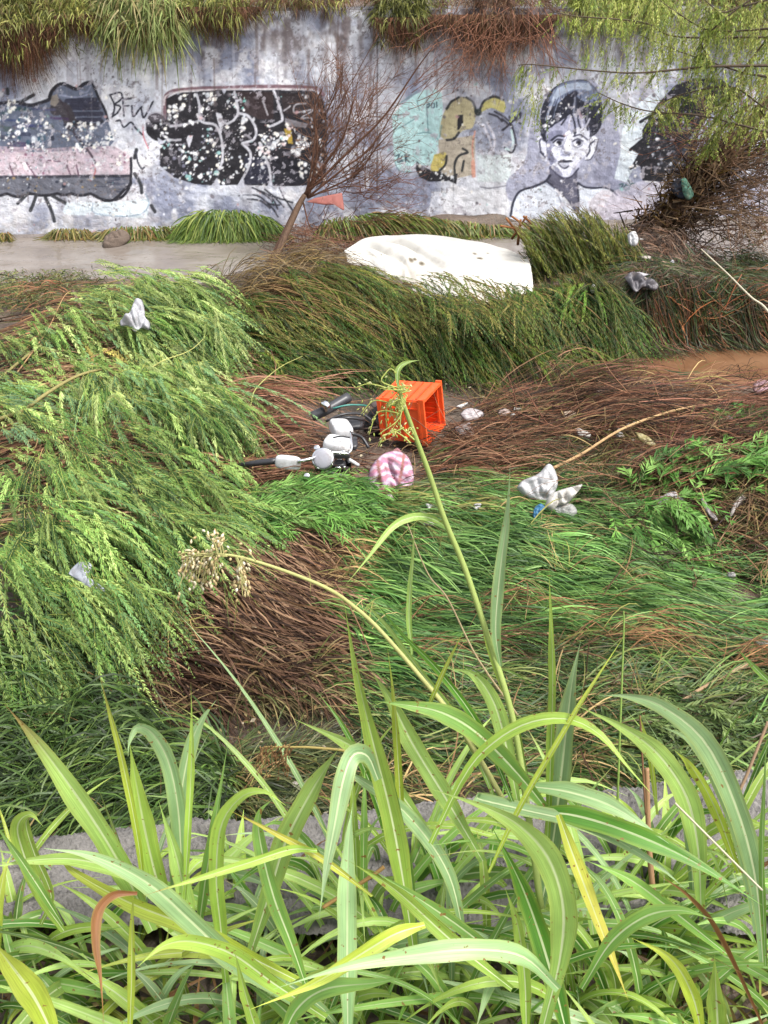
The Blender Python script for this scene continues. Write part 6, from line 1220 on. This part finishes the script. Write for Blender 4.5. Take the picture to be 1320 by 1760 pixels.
TL('y', 54, 1.75, 1.65, [(100, 1800), (62, 1720), (20, 1660), (-20, 1610)], 0, .3)
TL('b', 38, 1.8, 1.62, [(560, 1750), (470, 1690), (400, 1640), (330, 1618), (280, 1626), (236, 1662)], .1, .5)
TL('y', 34, 1.7, 1.62, [(730, 1590), (680, 1605), (620, 1640), (540, 1690), (430, 1735)], 0, .4)
TL('k', 42, 1.72, 1.58, [(960, 1700), (900, 1645), (820, 1632), (720, 1640), (600, 1660), (470, 1700)], .1, .3)
TL('b', 24, 1.75, 1.68, [(450, 1800), (425, 1720), (402, 1630)], .2, .6)
TL('g', 34, 1.75, 1.7, [(480, 1800), (510, 1735), (560, 1700), (640, 1690), (700, 1680)], .1, .5)
TL('b', 42, 1.95, 1.75, [(712, 1640), (694, 1520), (672, 1400), (645, 1290), (614, 1160), (590, 1028)], .0, .5)
TL('g', 20, 1.96, 1.8, [(720, 1640), (706, 1500), (680, 1380), (650, 1280), (620, 1200)], .6, .9)
TL('y', 17, 1.95, 1.78, [(690, 1500), (688, 1380), (682, 1270), (676, 1190), (664, 1100)], .2, .8)
TL('g', 40, 1.9, 1.75, [(955, 1410), (890, 1330), (820, 1260), (760, 1225), (700, 1212), (645, 1205)], .1, .4)
TL('p', 38, 1.98, 1.85, [(830, 1480), (765, 1370), (710, 1280), (670, 1200), (636, 1150)], .1, .5)
TL('p', 56, 1.85, 1.55, [(935, 1760), (962, 1650), (968, 1560), (945, 1480), (900, 1425), (840, 1390), (742, 1356)], .0, .3)
TL('b', 26, 1.85, 1.68, [(740, 1450), (800, 1330), (850, 1275), (910, 1242), (975, 1236), (1030, 1262), (1080, 1320), (1130, 1376)], .1, .6)
TL('k', 44, 1.98, 1.85, [(930, 1560), (950, 1450), (965, 1330), (975, 1240), (984, 1170), (998, 1102)], 0, .5)
TL('b', 20, 1.95, 1.82, [(940, 1480), (946, 1320), (950, 1180), (948, 1080), (943, 972)], .2, .8)
TL('y', 14, 1.82, 1.7, [(840, 1500), (890, 1395), (950, 1290), (1010, 1190), (1080, 1082)], .3, .5)
TL('p', 46, 1.95, 1.68, [(1205, 1560), (1200, 1460), (1180, 1370), (1130, 1295), (1070, 1250), (990, 1212)], .1, .4)
TL('k', 44, 1.95, 1.66, [(1312, 1660), (1300, 1520), (1270, 1400), (1215, 1280), (1140, 1215), (1080, 1196), (1028, 1196)], .1, .5)
TL('k', 32, 2.0, 1.8, [(1300, 1600), (1275, 1450), (1235, 1340), (1190, 1275), (1135, 1248)], .0, .3)
TL('d', 42, 1.9, 1.78, [(900, 1398), (980, 1400), (1080, 1430), (1190, 1480), (1310, 1556)], .0, .3)
TL('k', 38, 1.92, 1.82, [(900, 1350), (980, 1362), (1060, 1390), (1150, 1450)], .1, .4)
TL('k', 30, 1.93, 1.82, [(860, 1368), (820, 1372), (900, 1392), (1010, 1420), (1120, 1480), (1180, 1530)], .1, .4)
TL('o', 30, 1.85, 1.9, [(960, 1400), (985, 1470), (1015, 1550), (1050, 1640), (1080, 1720)], .1, .4)
TL('g', 32, 1.8, 1.66, [(1000, 1700), (1050, 1620), (1110, 1575), (1170, 1565), (1225, 1580)], .1, .5)
TL('y', 30, 1.8, 1.65, [(1210, 1800), (1190, 1710), (1150, 1645), (1085, 1612)], .1, .5)
TL('b', 38, 1.75, 1.65, [(1236, 1800), (1232, 1730), (1228, 1640)], .1, .5)
TL('n', 13, 1.9, 1.8, [(1310, 1760), (1240, 1610), (1190, 1545), (1130, 1502)], .3, .7)
TL('g', 28, 1.9, 1.8, [(1250, 1640), (1150, 1560), (1080, 1510), (1010, 1480)], .1, .4)
TL('g', 15, 1.9, 1.8, [(1316, 1660), (1310, 1470), (1318, 1260)], .3, .7)
TL('b', 28, 1.85, 1.78, [(905, 1790), (902, 1680), (890, 1590), (868, 1526)], .1, .5)
TL('d', 44, 1.95, 1.9, [(980, 1800), (944, 1660), (900, 1530), (845, 1420)], .0, .2)
TL('g', 26, 1.9, 1.82, [(900, 1680), (800, 1600), (720, 1545), (640, 1495)], .1, .4)
TL('b', 30, 1.88, 1.8, [(880, 1700), (780, 1620), (680, 1530), (600, 1480)], .1, .4)
TL('k', 30, 1.95, 1.85, [(800, 1620), (770, 1500), (700, 1400), (620, 1340), (560, 1310)], .1, .4)
TL('p', 34, 1.95, 1.8, [(730, 1420), (660, 1330), (600, 1280), (506, 1236)], .1, .5)
TL('d', 16, 1.9, 1.78, [(890, 1400), (830, 1260), (760, 1160), (690, 1088), (636, 1022)], .2, .6)
TL('p', 16, 1.93, 1.8, [(870, 1420), (800, 1260), (720, 1150), (660, 1070), (612, 1022)], .2, .6)
TL('y', 9, 1.85, 1.75, [(730, 1230), (760, 1160), (800, 1078)], .2, .5)
TL('b', 15, 1.95, 1.85, [(905, 1330), (880, 1220), (840, 1110), (822, 1008)], .2, .6)
TL('p', 32, 1.97, 1.9, [(890, 1380), (872, 1290), (850, 1210), (815, 1160), (766, 1148)], .1, .4)
TL('k', 24, 1.85, 1.72, [(860, 1145), (852, 1080), (860, 980), (873, 880), (877, 796)], .2, .6)
TL('p', 13, 1.9, 1.82, [(708, 1125), (703, 1050), (710, 960), (713, 880)], .3, .9)
TL('p', 16, 1.8, 1.72, [(768, 907), (745, 892), (712, 888), (675, 905), (635, 955), (592, 1008)], .2, .6)
TL('g', 12, 1.9, 1.8, [(1330, 1180), (1300, 1150), (1264, 1112)], .2, .6)
TL('y', 12, 1.9, 1.8, [(1130, 1400), (1118, 1300), (1098, 1225)], .2, .6)
TL('y', 26, 1.98, 1.85, [(1270, 1500), (1230, 1390), (1190, 1320), (1160, 1290)], .2, .6)
TL('b', 18, 2.0, 1.9, [(70, 1590), (88, 1540), (60, 1470), (45, 1420), (52, 1404), (74, 1400)], .0, .6)
TL('b', 30, 1.9, 1.75, [(110, 1600), (70, 1540), (35, 1450), (32, 1415), (52, 1400), (74, 1420)], .0, .6)
TL('g', 20, 1.8, 1.7, [(108, 1590), (70, 1530), (30, 1470), (-20, 1400)], .2, .6)
# filler leaves sprouting from the same roots
def filler(n, y0, y1, L, zlean, keys, W0, udist, up, out=.55):
    for k in range(n):
        u = udist(); y = y0+(y1-y0)*RF.rand(); b = at_y(u, 1700, y)[0]; x = b[0]; z = float(near_z(np.array(x), np.array(y)))
        a = RF.rand()*2*math.pi; l = L*(.6+.8*RF.rand()); hd = np.array([math.cos(a), math.sin(a)*.6-.08]); t = np.linspace(0, 1, 6); oo = out*(.4+1.1*RF.rand()); dr = .35+.75*RF.rand()
        P = np.stack([x+hd[0]*l*oo*t**1.3, y+hd[1]*l*oo*t**1.3, z+l*up*(t*1.25-dr*t*t)], -1)
        leaf(P, W0*(.55+.7*RF.rand()), keys[RF.randint(len(keys))], nearest(u), RF.randn()*.5, RF.randn()*.9, .25, .15 if RF.rand() < .3 else 0, K=16)
uni = lambda: -120+1560*RF.rand()
filler(270, 1.0, 1.68, .60, 0, 'bgkdgbgpdp', .024, uni, .50)
filler(95, 0.8, 1.3, .50, 0, 'bgydbkp', .027, uni, .55, .8)
right = lambda: 560+640*RF.rand()
filler(150, 1.25, 1.7, .68, 0, 'bgkpbdp', .018, right, .85, .5)
left = lambda: -40+560*RF.rand()
filler(60, 1.25, 1.68, .55, 0, 'bpyk', .018, left, .5, .5)
filler(36, 1.0, 1.6, .35, 0, 'non', .016, uni, .5, .9)
# thatch: thin dry and green stalks near the roots
g = Geo()
n = 5200; x = -2.2+4.6*RF.rand(n); y = .35+1.32*RF.rand(n); z = near_z(x, y); a = RF.rand(n)*6.28; L = .10+.22*RF.rand(n); K = 5; t = np.linspace(0, 1, K)
d = unit(np.stack([np.cos(a), np.sin(a), .4+.9*RF.rand(n)], -1)); X = np.stack([x, y, z], -1)[:, None]+L[:, None, None]*d[:, None]*t[None, :, None]; X[..., 2] -= .5*L[:, None]*t[None]**2
ribbons(g, X, (.004+.010*RF.rand(n))[:, None]*(1-t**2)[None], unit(np.cross(d, FWD+.5*RF.randn(n, 3))), pick([(112, 140, 54), (140, 160, 70), (84, 108, 42), (160, 140, 90), (120, 92, 62), (150, 170, 70)], n, RF)); stuff('undergrowth', 'short green and dry grass between the tall grass plants', g, M_leaf)
# stems with seed heads
big = [p for p in plants if p[0] == 850][0][1]
def stem(path, d0, d1, r, col, parent, name='stem'):
    p = np.array(path, float); P = at_d(p[:, 0], p[:, 1], np.linspace(d0, d1, len(p))); g = Geo(); g.tube(P, r, srgb(col)*ALB, 8, 50); g.build(name, M_leaf, parent); return spline(P, 80)
S1 = stem([(930, 1560), (905, 1380), (880, 1230), (840, 1100), (800, 980), (765, 895), (738, 815), (712, 745), (692, 690), (686, 664)], 1.95, 1.62, [.0065, .0050, .0042, .0030], (190, 210, 120), big)
S2 = stem([(900, 1440), (840, 1330), (780, 1235), (720, 1160), (650, 1080), (600, 1036), (560, 1010), (500, 985), (440, 965), (400, 955), (360, 952), (335, 956)], 1.95, 1.55, [.0048, .0036, .0026, .0013], (214, 214, 140), big)
leaf(at_d([686, 683, 688, 702, 724], [672, 645, 630, 622, 619], [1.62]*5), .008, 'p', big, 0, .4)
def spikelet(g, P, d, L, W, col):
    d = unit(d); a = unit(np.cross(d, [.3, .2, .9])); b = np.cross(d, a); th = np.arange(5)*2*math.pi/5; V = [P]
    for h, w in ((.25, .8), (.55, 1), (.85, .45)): V += [P+d*L*h+W/2*w*(math.cos(q)*a+math.sin(q)*b) for q in th]
    V.append(P+d*L); q4 = [(1+r*5+i, 1+r*5+(i+1) % 5, 6+r*5+(i+1) % 5, 6+r*5+i) for r in range(2) for i in range(5)]; t3 = [(0, 1+(i+1) % 5, 1+i) for i in range(5)]+[(16, 11+i, 11+(i+1) % 5) for i in range(5)]
    g.add(np.array(V), q4, t3, col)
def seedhead(name, brs, dep, col, den, L, W, scol, label):
    g = Geo()
    for pth, n, hang_ in brs:
        p = np.array(pth, float); P = spline(at_d(p[:, 0], p[:, 1], dep+.02*RF.randn()), 30); g.tube(P, [.0014, .0007], srgb(scol)*ALB, 4, 16)
        for k in range(n):
            i = RF.randint(8, 30); d = np.array([.6*RF.randn(), .5*RF.randn(), -1.0 if hang_ else .4*RF.randn()])+unit(P[min(29, i)]-P[i-4])*(.9); off = RF.randn(3)*np.array([.004, .006, .004])
            spikelet(g, P[i]+off, d, L*(.8+.4*RF.rand()), W*(.8+.4*RF.rand()), srgb(col[RF.randint(len(col))])*ALB*(.85+.3*RF.rand()))
    o = g.build(name, M_leaf); put(o, big); o['label'] = label
CR = [(246, 232, 190), (226, 206, 152), (252, 244, 214), (206, 180, 126)]
brs = []
for k in range(26):
    u0 = 330+RF.rand()*62; v0 = 952+RF.rand()*4; u1 = u0-28+RF.randn()*16; v1 = 975+RF.rand()*38; brs.append(([(u0, v0), ((u0+u1)/2-6, v0+4), (u1, v1)], 9, True))
for k in range(8):
    u0 = 372+RF.rand()*14; brs.append(([(u0, 953), (u0-4, 935), (u0-8+RF.randn()*8, 918+RF.rand()*12)], 5, False))
brs += [([(345, 955), (335, 945), (326, 938)], 5, False), ([(340, 955), (320, 950), (305, 956)], 8, True)]
for k in range(6): brs.append(([(405+RF.rand()*24, 958), (415+RF.randn()*5, 975), (418+RF.randn()*6, 1000+RF.rand()*28)], 9, True))
brs.append(([(440, 964), (425, 948), (404, 944)], 3, False))
seedhead('seed_head', brs, 1.56, CR, 1, .0075, .0040, (190, 186, 120), 'dense drooping cream seed head')
brs = [([(688, 672), (668, 668), (648, 662), (630, 660), (610, 667)], 9, False), ([(684, 700), (660, 690), (640, 690), (620, 712)], 10, True), ([(690, 712), (660, 706), (645, 715), (634, 748)], 12, True), ([(694, 735), (680, 742), (662, 748), (650, 768)], 9, True),
       ([(706, 762), (690, 748), (672, 742), (650, 762)], 7, False), ([(690, 690), (670, 690), (664, 705), (664, 732)], 8, True), ([(686, 668), (656, 656), (664, 640), (672, 634), (680, 640)], 3, False), ([(712, 756), (700, 745), (690, 735)], 6, False), ([(700, 742), (705, 735), (712, 748)], 6, False)]
for k in range(14): brs.append(([(688+RF.randn()*3, 665+RF.rand()*60), (682+RF.randn()*8, 672+RF.rand()*50), (680+RF.randn()*12, 690+RF.rand()*60)], 4, True))
for k in range(10): brs.append(([(690, 676), (688+RF.randn()*10, 664+RF.randn()*6), (684+RF.randn()*16, 660+RF.rand()*16)], 2, False))
seedhead('seed_head', brs, 1.61, [(214, 216, 130), (226, 224, 160), (180, 190, 96)], 1, .0065, .0026, (196, 206, 110), 'sparse yellow green opening seed head')
# dry seed head low in front of the mud, and stray straws
brs = []
for k in range(16):
    u0 = 450+RF.rand()*50; brs.append(([(u0, 1282), (u0-6, 1292), (u0-8+RF.randn()*8, 1305+RF.rand()*30)], 6, True))
dry = [p for p in plants if p[0] == 450][0][1]
g = Geo(); P = at_d([640, 600, 540, 500, 455], [1310, 1292, 1285, 1284, 1284], [1.95, 1.92, 1.9, 1.9, 1.9]); g.tube(P, [.003, .0015], srgb((190, 170, 100))*ALB, 5, 24); g.build('stem', M_leaf, dry)
big = dry; seedhead('seed_head', brs, 1.9, [(140, 104, 66), (112, 80, 50), (166, 130, 84)], 1, .008, .0035, (140, 110, 70), 'brown dried seed head')
for path, r, col, d in (([(1205, 428), (1250, 470), (1290, 510), (1322, 538), (1380, 640), (1420, 900), (1430, 1400)], [.0010, .0022, .003], (232, 222, 196), 1.9), ([(1125, 1560), (1116, 1450), (1112, 1320)], [.006, .005], (190, 150, 110), 2.05), ([(1110, 1400), (1104, 1300), (1100, 1230)], [.002], (150, 110, 80), 2.0),
                        ([(890, 1230), (820, 1130), (770, 1030), (735, 985), (700, 900)], [.002, .001], (190, 170, 130), 1.9), ([(1250, 1400), (1280, 1340), (1320, 1240)], [.003], (180, 150, 120), 2.0), ([(1060, 1420), (1066, 1250), (1072, 1090), (1072, 1050)], [.0025, .0015], (150, 180, 90), 2.0),
                        ([(555, 1560), (640, 1505), (660, 1490)], [.004], (200, 160, 100), 2.05), ([(1160, 1380), (1230, 1450), (1310, 1530)], [.002], (226, 220, 190), 1.8), ([(640, 1130), (610, 1060), (575, 1000)], [.0012], (160, 120, 90), 1.9)):
    p = np.array(path, float); P = at_d(p[:, 0], p[:, 1], np.full(len(p), d)); g = Geo(); g.tube(P, r, srgb(col)*ALB, 5, 40); g.build('stem', M_leaf, nearest(p[-1, 0]))
